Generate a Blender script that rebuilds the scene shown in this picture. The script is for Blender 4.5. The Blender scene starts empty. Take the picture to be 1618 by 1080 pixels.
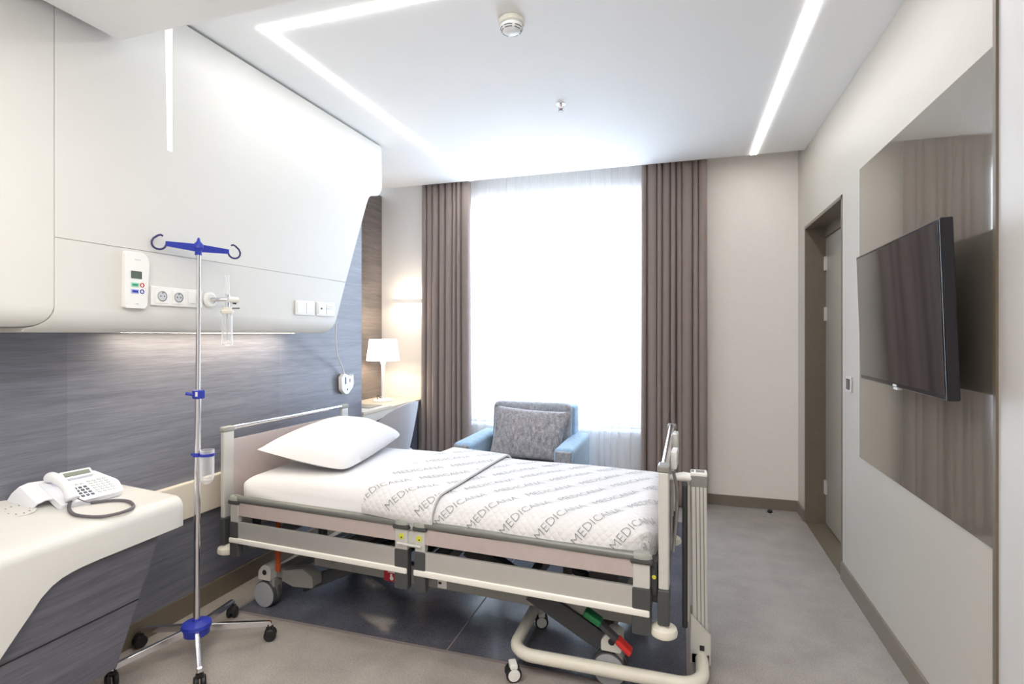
import bpy, bmesh, math, random
from mathutils import Vector, Matrix, noise
C = bpy.context
S = C.scene
COL = S.collection
R = math.radians
PI = math.pi
random.seed(4)

# ---------------------------------------------------------------- camera
cd = bpy.data.cameras.new('camera'); cam = bpy.data.objects.new('camera', cd); COL.objects.link(cam)
cam.location = (0, 0, 1.4); cam.rotation_euler = (R(90), 0, R(17.5))
cd.sensor_width = 36; cd.lens = 36*850/1618; cd.shift_y = -12/1618; cd.clip_start = 0.02
S.camera = cam

# ---------------------------------------------------------------- light
S.view_settings.view_transform = 'Standard'; S.view_settings.look = 'None'
S.view_settings.gamma = 1; S.view_settings.exposure = 0.30
w = bpy.data.worlds.new('daylight'); S.world = w; w.use_nodes = True
bg = w.node_tree.nodes['Background']; bg.inputs[0].default_value = (0.66, 0.81, 1, 1); bg.inputs[1].default_value = 3.2
STRIP = 17.0
def area(name, loc, rot, sx, sy, power, col):
    l = bpy.data.lights.new(name, 'AREA'); l.shape = 'RECTANGLE'; l.size = sx; l.size_y = sy; l.energy = power; l.color = col
    o = bpy.data.objects.new(name, l); COL.objects.link(o); o.location = loc; o.rotation_euler = rot; return o
area('window_daylight', (-1.14, 5.1, 1.62), (R(-70), 0, 0), 1.7, 2.1, 66, (0.74, 0.86, 1))
FILL_PANEL = 6.0

# ---------------------------------------------------------------- materials
def rgb(r, g, b):
    f = lambda v: (v/255/12.92) if v <= 10 else ((v/255+0.055)/1.055)**2.4
    return (f(r), f(g), f(b), 1)
class NT:
    def __init__(s, name):
        s.m = bpy.data.materials.new(name); s.m.use_nodes = True; s.t = s.m.node_tree
        s.b = s.t.nodes['Principled BSDF']; s.out = s.t.nodes['Material Output']
    def n(s, typ, **kw):
        x = s.t.nodes.new(typ)
        for k, v in kw.items():
            if isinstance(k, str) and k.startswith('i_'): x.inputs[k[2:].replace('_', ' ')].default_value = v
            else: setattr(x, k, v)
        return x
    def l(s, a, b): s.t.links.new(a, b)
    def coord(s, scale=(1, 1, 1), kind='Object'):
        tc = s.n('ShaderNodeTexCoord'); mp = s.n('ShaderNodeMapping'); mp.inputs['Scale'].default_value = scale
        s.l(tc.outputs[kind], mp.inputs[0]); return mp.outputs[0]
    def noise(s, vec, scale, detail=4, rough=0.6):
        x = s.n('ShaderNodeTexNoise'); x.inputs['Scale'].default_value = scale; x.inputs['Detail'].default_value = detail
        x.inputs['Roughness'].default_value = rough; s.l(vec, x.inputs['Vector']); return x.outputs['Fac']
    def ramp(s, fac, stops):
        x = s.n('ShaderNodeValToRGB'); e = x.color_ramp.elements
        while len(e) < len(stops): e.new(0.5)
        for i, (p, c) in enumerate(stops): e[i].position = p; e[i].color = c
        s.l(fac, x.inputs[0]); return x.outputs[0]
    def bump(s, h, strength=0.2, dist=0.001):
        x = s.n('ShaderNodeBump'); x.inputs['Strength'].default_value = strength; x.inputs['Distance'].default_value = dist
        s.l(h, x.inputs['Height']); s.l(x.outputs[0], s.b.inputs['Normal'])
def sc(c, k): return (min(c[0]*k, 1), min(c[1]*k, 1), min(c[2]*k, 1), 1)
def mat(name, c, rough=0.5, metal=0.0, var=0.04, nscale=30, bump=0.0, bscale=200, coat=0.0, spec=0.5, trans=0.0, ior=1.45, sheen=0):
    t = NT(name); v = t.coord()
    f = t.noise(v, nscale)
    t.l(t.ramp(f, [(0.3, sc(c, 1-var)), (0.7, sc(c, 1+var))]), t.b.inputs['Base Color'])
    t.b.inputs['Roughness'].default_value = rough; t.b.inputs['Metallic'].default_value = metal
    t.b.inputs['Coat Weight'].default_value = coat; t.b.inputs['Coat Roughness'].default_value = 0.08
    t.b.inputs['Specular IOR Level'].default_value = spec
    t.b.inputs['Transmission Weight'].default_value = trans; t.b.inputs['IOR'].default_value = ior
    t.b.inputs['Sheen Weight'].default_value = sheen
    if bump: t.bump(t.noise(v, bscale, 2), bump, 0.002)
    return t.m
def emis(name, c, s):
    t = NT(name); t.b.inputs['Base Color'].default_value = c
    t.b.inputs['Emission Color'].default_value = c; t.b.inputs['Emission Strength'].default_value = s; return t.m
def wood(name, dark, light, rough=0.42, seams=True):
    t = NT(name)
    v = t.coord((1.0, 0.7, 16)); f = t.noise(v, 2.2, 8, 0.7)
    v2 = t.coord((20, 9, 300)); f2 = t.noise(v2, 1.0, 3, 0.6)
    mx = t.n('ShaderNodeMix'); mx.inputs[0].default_value = 0.4; t.l(f, mx.inputs[2]); t.l(f2, mx.inputs[3])
    c = t.ramp(mx.outputs[0], [(0.33, dark), (0.67, light)])
    if seams:                                            # veneer sheets, each a slightly different batch
        tc = t.n('ShaderNodeTexCoord'); sp = t.n('ShaderNodeSeparateXYZ'); t.l(tc.outputs['Object'], sp.inputs[0])
        a = t.n('ShaderNodeMath', operation='ADD'); a.inputs[1].default_value = -1.528+6; t.l(sp.outputs[1], a.inputs[0])
        d = t.n('ShaderNodeMath', operation='DIVIDE'); d.inputs[1].default_value = 1.2; t.l(a.outputs[0], d.inputs[0])
        fl = t.n('ShaderNodeMath', operation='FLOOR'); t.l(d.outputs[0], fl.inputs[0])
        wn = t.n('ShaderNodeTexWhiteNoise', noise_dimensions='1D'); t.l(fl.outputs[0], wn.inputs['W'])
        mr = t.n('ShaderNodeMapRange'); mr.inputs[3].default_value = 0.88; mr.inputs[4].default_value = 1.12; t.l(wn.outputs[0], mr.inputs[0])
        hs = t.n('ShaderNodeHueSaturation'); t.l(mr.outputs[0], hs.inputs['Value']); t.l(c, hs.inputs['Color']); c = hs.outputs[0]
    t.l(c, t.b.inputs['Base Color']); t.b.inputs['Roughness'].default_value = rough
    t.bump(mx.outputs[0], 0.25, 0.0015)
    return t.m
def speckle(name, a, b, c3, rough=0.5):
    t = NT(name); v = t.coord()
    f = t.noise(v, 160, 3, 0.7); f2 = t.noise(v, 5, 4, 0.6)
    mx = t.n('ShaderNodeMix'); mx.inputs[0].default_value = 0.35; t.l(f, mx.inputs[2]); t.l(f2, mx.inputs[3])
    t.l(t.ramp(mx.outputs[0], [(0.36, a), (0.5, b), (0.64, c3)]), t.b.inputs['Base Color'])
    t.b.inputs['Roughness'].default_value = rough; t.bump(f, 0.12, 0.0008); return t.m

M = {}
M['wall'] = mat('warm white wall paint', rgb(246, 240, 233), 0.7, var=0.012, bump=0.05)
M['ceiling'] = mat('white ceiling paint', rgb(247, 246, 244), 0.8, var=0.005)
M['rwall'] = mat('pale greige lacquered wall', rgb(194, 188, 178), 0.45, var=0.01)
M['rwall2'] = mat('pale cool lacquered panel', rgb(208, 205, 203), 0.45, var=0.01)
M['skirt'] = mat('taupe skirting', rgb(128, 119, 108), 0.45, var=0.03)
M['jamb'] = mat('dark taupe frame', rgb(116, 106, 92), 0.4, var=0.05)
M['door'] = mat('taupe door leaf', rgb(162, 156, 144), 0.4, var=0.02)
M['wood'] = wood('grey blue streaked oak', rgb(99, 100, 110), rgb(138, 140, 152), 0.36)
M['wood_lo'] = wood('grey oak of the cabinet', rgb(76, 77, 86), rgb(114, 114, 123), 0.45, False)
M['wood_n'] = wood('brown grey streaked oak', rgb(88, 80, 78), rgb(138, 128, 122), 0.45, False)
M['white'] = mat('white moulded composite', rgb(216, 215, 211), 0.42, var=0.008, nscale=3, coat=0.04)
M['whitem'] = mat('white satin plastic', rgb(238, 238, 236), 0.35, var=0.01)
M['offw'] = mat('cream plastic', rgb(228, 224, 212), 0.4, var=0.02)
M['beige'] = mat('beige wall guard', rgb(226, 218, 204), 0.4, var=0.02)
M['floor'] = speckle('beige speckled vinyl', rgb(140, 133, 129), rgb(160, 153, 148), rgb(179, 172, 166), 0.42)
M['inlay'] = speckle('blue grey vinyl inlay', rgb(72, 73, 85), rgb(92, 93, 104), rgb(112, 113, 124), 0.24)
M['weld'] = mat('rosy weld bead', rgb(140, 129, 129), 0.5)
M['glass_panel'] = mat('taupe back painted glass', rgb(160, 152, 141), 0.03, metal=0.55, var=0.0, spec=0.9, coat=0.3)
M['tv'] = mat('glossy black plastic', rgb(20, 18, 26), 0.12, var=0.0)
M['screen'] = mat('dark screen', rgb(22, 22, 27), 0.05, var=0.0, spec=1.0, coat=0.6, ior=1.6)
M['black'] = mat('black rubber', rgb(32, 32, 34), 0.5, var=0.1)
M['darkgrey'] = mat('charcoal plastic', rgb(74, 76, 77), 0.45, var=0.03)
M['arm'] = mat('dark steel arm', rgb(62, 64, 68), 0.45, var=0.05)
M['alu'] = mat('anodised aluminium', rgb(216, 216, 212), 0.38, 0.35, var=0.02)
M['alul'] = mat('silver grey slat', rgb(200, 198, 195), 0.32, 0.45, var=0.02)
M['lip'] = mat('bright white rail lip', rgb(246, 244, 238), 0.3, 0.1, var=0.01)
M['railtube'] = mat('green grey rail tube', rgb(124, 126, 123), 0.4, 0.3, var=0.03)
M['cap'] = mat('grey green cap', rgb(154, 157, 152), 0.45, var=0.03)
M['pink'] = mat('rosy taupe laminate', rgb(190, 177, 174), 0.45, var=0.03)
M['frame'] = mat('grey steel frame', rgb(142, 141, 138), 0.45, 0.2, var=0.04)
M['wheelg'] = mat('grey wheel', rgb(162, 165, 170), 0.45, var=0.04)
M['chrome'] = mat('chrome', rgb(225, 225, 230), 0.12, 1.0, var=0.0)
M['blue'] = mat('royal blue plastic', rgb(44, 58, 168), 0.35, var=0.05)
M['hook'] = mat('navy coated wire', rgb(52, 50, 104), 0.4, var=0.05)
def clearp():
    t = NT('thin clear plastic'); t.b.inputs['Base Color'].default_value = (.95, .97, 1, 1); t.b.inputs['Roughness'].default_value = .06; t.b.inputs['Specular IOR Level'].default_value = .8
    tr = t.n('ShaderNodeBsdfTransparent'); lw = t.n('ShaderNodeLayerWeight'); lw.inputs[0].default_value = .35
    mr = t.n('ShaderNodeMapRange'); mr.inputs[3].default_value = .10; mr.inputs[4].default_value = .85; t.l(lw.outputs['Facing'], mr.inputs[0])
    mx = t.n('ShaderNodeMixShader'); t.l(mr.outputs[0], mx.inputs[0]); t.l(tr.outputs[0], mx.inputs[1]); t.l(t.b.outputs[0], mx.inputs[2]); t.l(mx.outputs[0], t.out.inputs[0]); return t.m
M['clear'] = clearp()
M['red'] = mat('red sticker', rgb(176, 28, 52), 0.4)
M['redp'] = mat('red pedal', rgb(196, 44, 40), 0.4)
M['green'] = mat('green pedal', rgb(22, 112, 66), 0.4)
M['orange'] = mat('orange strap', rgb(168, 74, 36), 0.7, bump=0.2)
M['yellow'] = mat('yellow sticker', rgb(214, 212, 70), 0.4)
M['tabyel'] = mat('yellow brake tab', rgb(236, 230, 60), 0.4)
M['ink'] = mat('grey print', rgb(134, 134, 138), 0.8)
M['dark_ink'] = mat('dark print', rgb(60, 60, 64), 0.7)
M['lcd'] = mat('green grey display', rgb(92, 106, 98), 0.3)
M['ledg'] = mat('green key', rgb(60, 160, 118), 0.4)
M['ledgl'] = mat('pale green key rim', rgb(160, 214, 190), 0.4)
M['ledbl'] = mat('pale blue key rim', rgb(170, 180, 224), 0.4)
M['keyg'] = mat('dark blue grey keys', rgb(86, 92, 110), 0.4)
M['keyl'] = mat('pale key', rgb(196, 200, 204), 0.4)
M['cordg'] = mat('grey coil cord', rgb(108, 104, 110), 0.5, var=0.05)
M['phone'] = mat('white phone shell', rgb(236, 238, 244), 0.3, var=0.01)
M['curtain'] = mat('mauve taupe curtain cloth', rgb(152, 137, 131), 0.85, var=0.02, nscale=8, sheen=0.1)
M['lightstrip'] = emis('lit diffuser', (1, 0.985, 0.96, 1), STRIP)
M['streak_glow'] = emis('glowing wall streak', (1, 0.99, 0.97, 1), 1.05)
M['fill_lit'] = emis('warm fill emitter', (1, .95, .87, 1), FILL_PANEL)
M['warmled'] = emis('warm led tape', (1, 0.84, 0.62, 1), 22.0)
M['shade'] = emis('lit lamp shade', (1, 0.93, 0.82, 1), 1.3)
M['shadeg'] = M['shade']
M['glow'] = emis('lit sconce lens', (1, 0.88, 0.72, 1), 26)
M['winframe'] = mat('white window frame', rgb(232, 236, 240), 0.4)
M['seat'] = mat('pale grey lilac shell', rgb(204, 203, 210), 0.5, var=0.02)
M['desktop'] = mat('beige desk top', rgb(216, 207, 192), 0.4, var=0.03)
M['deskside'] = mat('blue grey desk side', rgb(92, 94, 108), 0.5)

def velvet(name, a, b, c3):
    t = NT(name); v = t.coord((14, 14, 6)); f = t.noise(v, 3.2, 8, 0.75)
    v2 = t.coord((120, 120, 40)); f2 = t.noise(v2, 2, 3, 0.7)
    mx = t.n('ShaderNodeMix'); mx.inputs[0].default_value = 0.45; t.l(f, mx.inputs[2]); t.l(f2, mx.inputs[3])
    t.l(t.ramp(mx.outputs[0], [(0.38, a), (0.5, b), (0.62, c3)]), t.b.inputs['Base Color'])
    t.b.inputs['Roughness'].default_value = 0.9; t.b.inputs['Sheen Weight'].default_value = 0.3; t.bump(f2, 0.3, 0.002); return t.m
M['cushion'] = velvet('mottled grey velvet', rgb(108, 110, 124), rgb(162, 160, 166), rgb(210, 206, 208))
M['chair_g'] = velvet('mottled blue grey velvet', rgb(112, 122, 138), rgb(156, 160, 168), rgb(188, 188, 192))
M['chair_b'] = velvet('pale blue velvet', rgb(128, 162, 192), rgb(152, 186, 216), rgb(176, 206, 232))

def sheer():
    t = NT('white sheer voile'); t.t.nodes.remove(t.b)
    tr = t.n('ShaderNodeBsdfTransparent'); tl = t.n('ShaderNodeBsdfTranslucent'); df = t.n('ShaderNodeBsdfDiffuse')
    df.inputs[0].default_value = (0.93, 0.94, 0.96, 1); tl.inputs[0].default_value = (0.93, 0.94, 0.96, 1)
    v = t.coord((60, 1, 4)); f = t.noise(v, 1.0, 3)
    mr = t.n('ShaderNodeMapRange'); mr.inputs[3].default_value = 0.32; mr.inputs[4].default_value = 0.5; t.l(f, mr.inputs[0])
    a = t.n('ShaderNodeMixShader'); a.inputs[0].default_value = 0.5; t.l(df.outputs[0], a.inputs[1]); t.l(tl.outputs[0], a.inputs[2])
    b = t.n('ShaderNodeMixShader'); t.l(mr.outputs[0], b.inputs[0]); t.l(a.outputs[0], b.inputs[1]); t.l(tr.outputs[0], b.inputs[2])
    t.l(b.outputs[0], t.out.inputs[0]); return t.m
M['sheer'] = sheer()
def linen(name, quilt):
    t = NT(name); t.b.inputs['Base Color'].default_value = rgb(220, 219, 221)
    t.b.inputs['Roughness'].default_value = 0.9; t.b.inputs['Sheen Weight'].default_value = 0.1
    if quilt:
        tc = t.n('ShaderNodeTexCoord'); hs = []
        for ang in (45, -45):
            mp = t.n('ShaderNodeMapping'); mp.inputs['Rotation'].default_value = (0, 0, R(ang)); t.l(tc.outputs['UV'], mp.inputs[0])
            wv = t.n('ShaderNodeTexWave', wave_profile='SIN'); wv.inputs['Scale'].default_value = 13; wv.inputs['Distortion'].default_value = 0.4
            t.l(mp.outputs[0], wv.inputs[0]); p = t.n('ShaderNodeMath', operation='POWER'); p.inputs[1].default_value = 0.35
            t.l(wv.outputs['Fac'], p.inputs[0]); hs.append(p)
        mn = t.n('ShaderNodeMath', operation='MULTIPLY'); t.l(hs[0].outputs[0], mn.inputs[0]); t.l(hs[1].outputs[0], mn.inputs[1])
        t.bump(mn.outputs[0], 0.4, 0.004)
    else:
        v = t.coord(); t.bump(t.noise(v, 9, 3, 0.5), 0.35, 0.01)
    return t.m
M['quilt'] = linen('white quilted cotton', True)
M['linen'] = linen('white sheet cotton', False)
M['pillow'] = linen('white pillow cotton', False)

# ---------------------------------------------------------------- helpers
TM = {}
def thing(name, label, cat, loc=(0, 0, 0), rotz=0, group=None):
    o = bpy.data.objects.new(name, None); COL.objects.link(o); o.empty_display_size = 0.1
    o.location = loc; o.rotation_euler = (0, 0, rotz); o['label'] = label; o['category'] = cat
    if group: o['group'] = group
    TM[o.name] = Matrix.Translation(loc) @ Matrix.Rotation(rotz, 4, 'Z')
    return o
def obj(name, bm, m, parent=None, world=False, label=None, smooth=35, root=None):
    """link a bmesh as one mesh object; world=True: coordinates are in the room's frame"""
    if world and parent is not None:
        r = parent
        while r.parent is not None: r = r.parent
        bm.transform(TM[r.name].inverted())
    bmesh.ops.recalc_face_normals(bm, faces=bm.faces[:])
    me = bpy.data.meshes.new(name); bm.to_mesh(me); bm.free()
    for x in (m if isinstance(m, (list, tuple)) else [m]): me.materials.append(x)
    o = bpy.data.objects.new(name, me); COL.objects.link(o)
    if smooth:
        me.shade_smooth(); me.set_sharp_from_angle(angle=R(smooth))
        if smooth <= 35:
            wn = o.modifiers.new('face weighted normals', 'WEIGHTED_NORMAL'); wn.keep_sharp = True; wn.weight = 100
    if parent is not None: o.parent = parent
    if label: o['label'] = label
    return o
def tag(o, label, cat, group=None):
    o['label'] = label; o['category'] = cat
    if group: o['group'] = group
    return o
def struct(name, bm, m, parent=None, smooth=35):
    o = obj(name, bm, m, parent, smooth=smooth)
    if parent is None: o['kind'] = 'structure'
    return o
def center(o):
    """put a one-mesh thing's origin at the foot of its own shape"""
    me = o.data; xs = [v.co for v in me.vertices]
    c = Vector(((min(v.x for v in xs)+max(v.x for v in xs))/2, (min(v.y for v in xs)+max(v.y for v in xs))/2, min(v.z for v in xs)))
    me.transform(Matrix.Translation(-c)); o.location = c; return o
def B(): return bmesh.new()
def bevel(bm, geom, r, seg=3):
    if r > 0: bmesh.ops.bevel(bm, geom=geom, offset=r, segments=seg, profile=0.5, affect='EDGES', clamp_overlap=True)
def box(bm, x0, x1, y0, y1, z0, z1, r=0, seg=2, mtx=None, mi=0):
    g = bmesh.ops.create_cube(bm, size=1); vs = g['verts']
    for v in vs: v.co = Vector(((x0+x1)/2+v.co.x*(x1-x0), (y0+y1)/2+v.co.y*(y1-y0), (z0+z1)/2+v.co.z*(z1-z0)))
    fs = list({f for v in vs for f in v.link_faces})
    for f in fs: f.material_index = mi
    if mtx is not None: bmesh.ops.transform(bm, matrix=mtx, verts=vs)
    if r: bevel(bm, list({e for v in vs for e in v.link_edges}), r, seg)
    return bm
def frame_of(d):
    d = d.normalized(); a = Vector((0, 0, 1)) if abs(d.z) < 0.9 else Vector((1, 0, 0))
    x = d.cross(a).normalized(); return x, d.cross(x).normalized()
def tube(bm, pts, r, seg=12, cap=True, radii=None, mi=0, flat=1.0):
    pts = [Vector(p) for p in pts]; rings = []; px = None
    for i, p in enumerate(pts):
        d = (pts[min(i+1, len(pts)-1)]-pts[max(i-1, 0)]).normalized()
        if px is None: x, y = frame_of(d)
        else:
            x = (px-d*px.dot(d)).normalized(); y = d.cross(x)
        px = x; rr = radii[i] if radii else r
        rings.append([bm.verts.new(p+(x*math.cos(2*PI*k/seg)+y*math.sin(2*PI*k/seg)*flat)*rr) for k in range(seg)])
    for a, b in zip(rings, rings[1:]):
        for k in range(seg):
            f = bm.faces.new((a[k], a[(k+1) % seg], b[(k+1) % seg], b[k])); f.material_index = mi
    if cap: bm.faces.new(rings[0][::-1]).material_index = mi; bm.faces.new(rings[-1]).material_index = mi
    return bm
def lathe(bm, prof, origin=(0, 0, 0), axis=(0, 0, 1), seg=24, mi=0):
    o = Vector(origin); d = Vector(axis).normalized(); x, y = frame_of(d); rings = []
    for r, h in prof:
        if r < 1e-6: rings.append([bm.verts.new(o+d*h)])
        else: rings.append([bm.verts.new(o+d*h+(x*math.cos(2*PI*k/seg)+y*math.sin(2*PI*k/seg))*r) for k in range(seg)])
    for a, b in zip(rings, rings[1:]):
        if len(a) == 1 and len(b) == 1: continue
        for k in range(seg):
            if len(a) == 1: f = bm.faces.new((a[0], b[(k+1) % seg], b[k]))
            elif len(b) == 1: f = bm.faces.new((a[k], a[(k+1) % seg], b[0]))
            else: f = bm.faces.new((a[k], a[(k+1) % seg], b[(k+1) % seg], b[k]))
            f.material_index = mi
    return bm
def disc(bm, c, n, r, h, seg=24, mi=0): return lathe(bm, [(0, 0), (r, 0), (r, h*0.8), (r*0.93, h), (0, h)], c, n, seg, mi)
def bez(pts, n=6):
    """smooth polyline through the points (Catmull-Rom)"""
    P = [Vector(p) for p in pts]; out = []
    for i in range(len(P)-1):
        p0, p1, p2, p3 = P[max(i-1, 0)], P[i], P[i+1], P[min(i+2, len(P)-1)]
        for k in range(n):
            t = k/n
            out.append(0.5*((2*p1)+(p2-p0)*t+(2*p0-5*p1+4*p2-p3)*t*t+(3*p1-p0-3*p2+p3)*t**3))
    out.append(P[-1]); return out
def fillet(poly, radii, n=6):
    """round the corners of a closed 2-D polygon"""
    out = []; N = len(poly)
    for i in range(N):
        r = radii[i]; p = Vector(poly[i]); a = Vector(poly[i-1])-p; b = Vector(poly[(i+1) % N])-p
        if r <= 0: out.append(tuple(p)); continue
        ang = a.angle(b)/2; t = min(r/math.tan(ang), a.length*0.49, b.length*0.49); rr = t*math.tan(ang)
        c = p+(a.normalized()+b.normalized()).normalized()*(rr/math.sin(ang))
        s, e = p+a.normalized()*t-c, p+b.normalized()*t-c
        for k in range(n+1):
            v = s.lerp(e, k/n).normalized()*rr; out.append(tuple(c+v))
    return out
def prism(bm, poly, f0, f1, mi=0):
    """extrude a 2-D polygon; f0, f1 map (a, b) to the two end faces"""
    A = [bm.verts.new(f0(*p)) for p in poly]; Bv = [bm.verts.new(f1(*p)) for p in poly]; n = len(poly)
    fs = [bm.faces.new(A[::-1]), bm.faces.new(Bv)]
    for i in range(n): fs.append(bm.faces.new((A[i], A[(i+1) % n], Bv[(i+1) % n], Bv[i])))
    for f in fs: f.material_index = mi
    return A, Bv
def grid(bm, nu, nv, fn, uv=None, mi=0, close_u=False):
    V = [[bm.verts.new(fn(i/nu, j/nv)) for j in range(nv+1)] for i in range(nu+1)]
    lay = bm.loops.layers.uv.verify() if uv else None
    for i in range(nu):
        for j in range(nv):
            f = bm.faces.new((V[i][j], V[i+1][j], V[i+1][j+1], V[i][j+1])); f.material_index = mi
            if uv:
                for l, (a, b) in zip(f.loops, ((i, j), (i+1, j), (i+1, j+1), (i, j+1))): l[lay].uv = uv(a/nu, b/nv)
    return V
def text_mesh(body, size):
    c = bpy.data.curves.new('lettering', 'FONT'); c.body = body; c.size = size; c.resolution_u = 2; c.offset = -0.0011
    o = bpy.data.objects.new('lettering', c); COL.objects.link(o)
    me = bpy.data.meshes.new_from_object(o.evaluated_get(C.evaluated_depsgraph_get()))
    bpy.data.objects.remove(o); bpy.data.curves.remove(c)
    return me
def dup(root, loc=None, rotz=None, label=None):
    r = root.copy(); COL.objects.link(r)
    if loc is not None: r.location = loc
    if rotz is not None: r.rotation_euler = (0, 0, rotz)
    if label: r['label'] = label
    for ch in list(root.children):
        c = ch.copy(); COL.objects.link(c); c.parent = r
        for g in list(ch.children):
            d = g.copy(); COL.objects.link(d); d.parent = c
    return r

CZ = 2.78; RX = 0.88; WX = -2.36; NX = -2.86; WY = 4.74; DY0, DY1, DZ = 3.515, 4.495, 2.2
BY = -1.6; PX_ = -2.09
# ================================================================ SETTING
b = B(); box(b, -3.1, 1.1, BY, 5.0, -0.1, 0); struct('floor', b, M['floor'])
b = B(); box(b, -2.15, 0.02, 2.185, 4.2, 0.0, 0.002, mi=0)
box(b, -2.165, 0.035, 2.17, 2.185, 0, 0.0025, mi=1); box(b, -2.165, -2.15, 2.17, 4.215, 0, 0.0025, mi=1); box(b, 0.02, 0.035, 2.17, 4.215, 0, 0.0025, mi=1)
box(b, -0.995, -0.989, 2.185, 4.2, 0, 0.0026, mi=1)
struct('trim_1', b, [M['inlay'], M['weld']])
b = B(); box(b, -3.1, 1.1, 1.5, 4.5, CZ, 2.98); box(b, -3.1, 1.1, 4.5, 5.0, 2.93, 2.98); struct('ceiling', b, M['ceiling'])
b = B(); box(b, PX_+.03, 1.1, BY, 1.52, 2.53, 2.98); box(b, -3.1, PX_+.03, BY, 1.5, 2.82, 2.98); struct('ceiling_entry', b, M['ceiling'])
# window wall with its opening
b = B(); ox0, ox1, oz0, oz1 = -2.02, -0.25, 0.58, 2.64
box(b, -3.1, ox0, WY, 5.0, 0, 2.95); box(b, ox1, 1.1, WY, 5.0, 0, 2.95); box(b, ox0, ox1, WY, 5.0, 0, oz0); box(b, ox0, ox1, WY, 5.0, oz1, 2.95)
bmesh.ops.remove_doubles(b, verts=b.verts[:], dist=1e-5); struct('wall_back', b, M['wall'])
# right wall with the door opening
b = B(); box(b, RX, 1.2, 1.925, DY0, 0, 2.95); box(b, RX, 1.2, DY0, DY1, DZ, 2.95); box(b, RX, 1.2, DY1, WY+0.01, 0, 2.95); box(b, 1.06, 1.2, DY0, DY1, 0, DZ)
struct('wall_right', b, M['rwall'])
b = B(); box(b, RX-0.005, 1.2, BY, 1.908, 0, 2.95); struct('wall_entry', b, M['rwall2'])
b = B(); box(b, RX-0.012, RX+0.1, 1.908, 1.925, 0, CZ); struct('trim_2', b, M['jamb'])
# left wall
b = B(); box(b, WX-0.25, WX, BY, 3.618, 0, CZ); struct('wall_left', b, M['wood'])
b = B(); box(b, NX-0.2, NX, 3.5, WY+0.01, 0, CZ); struct('wall_niche', b, M['wood_n'])
b = B(); box(b, -3.1, 1.1, BY-0.1, BY, 0, 2.95); struct('wall_front', b, M['wall'])
# skirtings
b = B(); box(b, RX-0.012, RX+0.01, 1.925, DY0-0.002, 0, 0.1, 0.003); struct('baseboard_right', b, M['skirt'])
b = B(); box(b, RX-0.014, RX+0.01, DY1+0.002, WY, 0, 0.085, 0.003); struct('baseboard_corner', b, M['skirt'])
b = B(); box(b, -2.3, RX-0.012, WY-0.014, WY+0.01, 0, 0.085, 0.003); struct('baseboard_back', b, M['skirt'])
b = B(); box(b, WX-0.005, WX+0.014, 1.3, 3.618, 0, 0.1, 0.003); struct('baseboard_left', b, M['jamb'])
b = B(); box(b, WX-0.005, WX+0.03, 1.4, 3.615, 0.487, 0.665, 0.008); struct('trim_3', b, M['beige'])
# door with frame
d1 = thing('door_1', 'taupe flush door set back in a dark taupe frame beside the glass panel', 'door', (1.0, 4.0, 0)); del d1['label']; del d1['category']; d1['kind'] = 'structure'
b = B(); box(b, RX-0.003, 1.055, DY1-0.018, DY1+0.003, 0, DZ+0.002); box(b, RX-0.003, 1.055, DY0-0.003, DY0+0.018, 0, DZ+0.002); box(b, RX-0.003, 1.055, DY0, DY1, DZ-0.018, DZ+0.003)
box(b, 1.0, 1.03, DY0+0.018, DY1-0.018, DZ-0.09, DZ-0.018)
obj('door_frame', b, M['jamb'], d1, world=True)
b = B(); box(b, 1.012, 1.052, DY0+0.02, DY1-0.022, 0.012, DZ-0.092, 0.002); obj('door_leaf', b, M['door'], d1, world=True)
for hz in (0.28, 1.55, 1.92):
    b = B(); tube(b, [(1.006, DY1-0.028, hz-0.05), (1.006, DY1-0.028, hz+0.05)], 0.008, 10); box(b, 1.0, 1.012, DY1-0.06, DY1-0.03, hz-0.05, hz+0.05)
    obj('hinge', b, M['alu'], d1, world=True)
b = B(); box(b, RX, 1.05, DY0+0.018, DY1-0.018, 0.0005, 0.003); obj('threshold', b, M['jamb'], d1, world=True)
# window
w1 = thing('window_1', '', '', (-1.13, 4.9, 0)); del w1['label']; del w1['category']; w1['kind'] = 'structure'
b = B(); y0, y1 = 4.84, 4.89
for x0, x1, z0, z1 in ((ox0, ox0+.05, oz0, oz1), (ox1-.05, ox1, oz0, oz1), (ox0, ox1, oz0, oz0+.05), (ox0, ox1, oz1-.05, oz1), (ox0, ox1, 1.68, 1.72)): box(b, x0, x1, y0, y1, z0, z1, 0.004)
obj('window_frame', b, M['winframe'], w1, world=True)
b = B(); box(b, ox0+.03, ox1-.03, 4.862, 4.868, oz0+.03, oz1-.03)
gm = NT('window glass'); gm.t.nodes.remove(gm.b); tr = gm.n('ShaderNodeBsdfTransparent'); gl = gm.n('ShaderNodeBsdfGlossy'); gl.inputs[1].default_value = 0.02
mx = gm.n('ShaderNodeMixShader'); mx.inputs[0].default_value = 0.05; gm.l(tr.outputs[0], mx.inputs[1]); gm.l(gl.outputs[0], mx.inputs[2]); gm.l(mx.outputs[0], gm.out.inputs[0])
obj('window_pane', b, gm.m, w1, world=True)
b = B(); box(b, ox0-.02, ox1+.02, WY-0.03, 4.9, oz0-0.025, oz0, 0.004); obj('window_sill', b, M['winframe'], w1, world=True)

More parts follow.
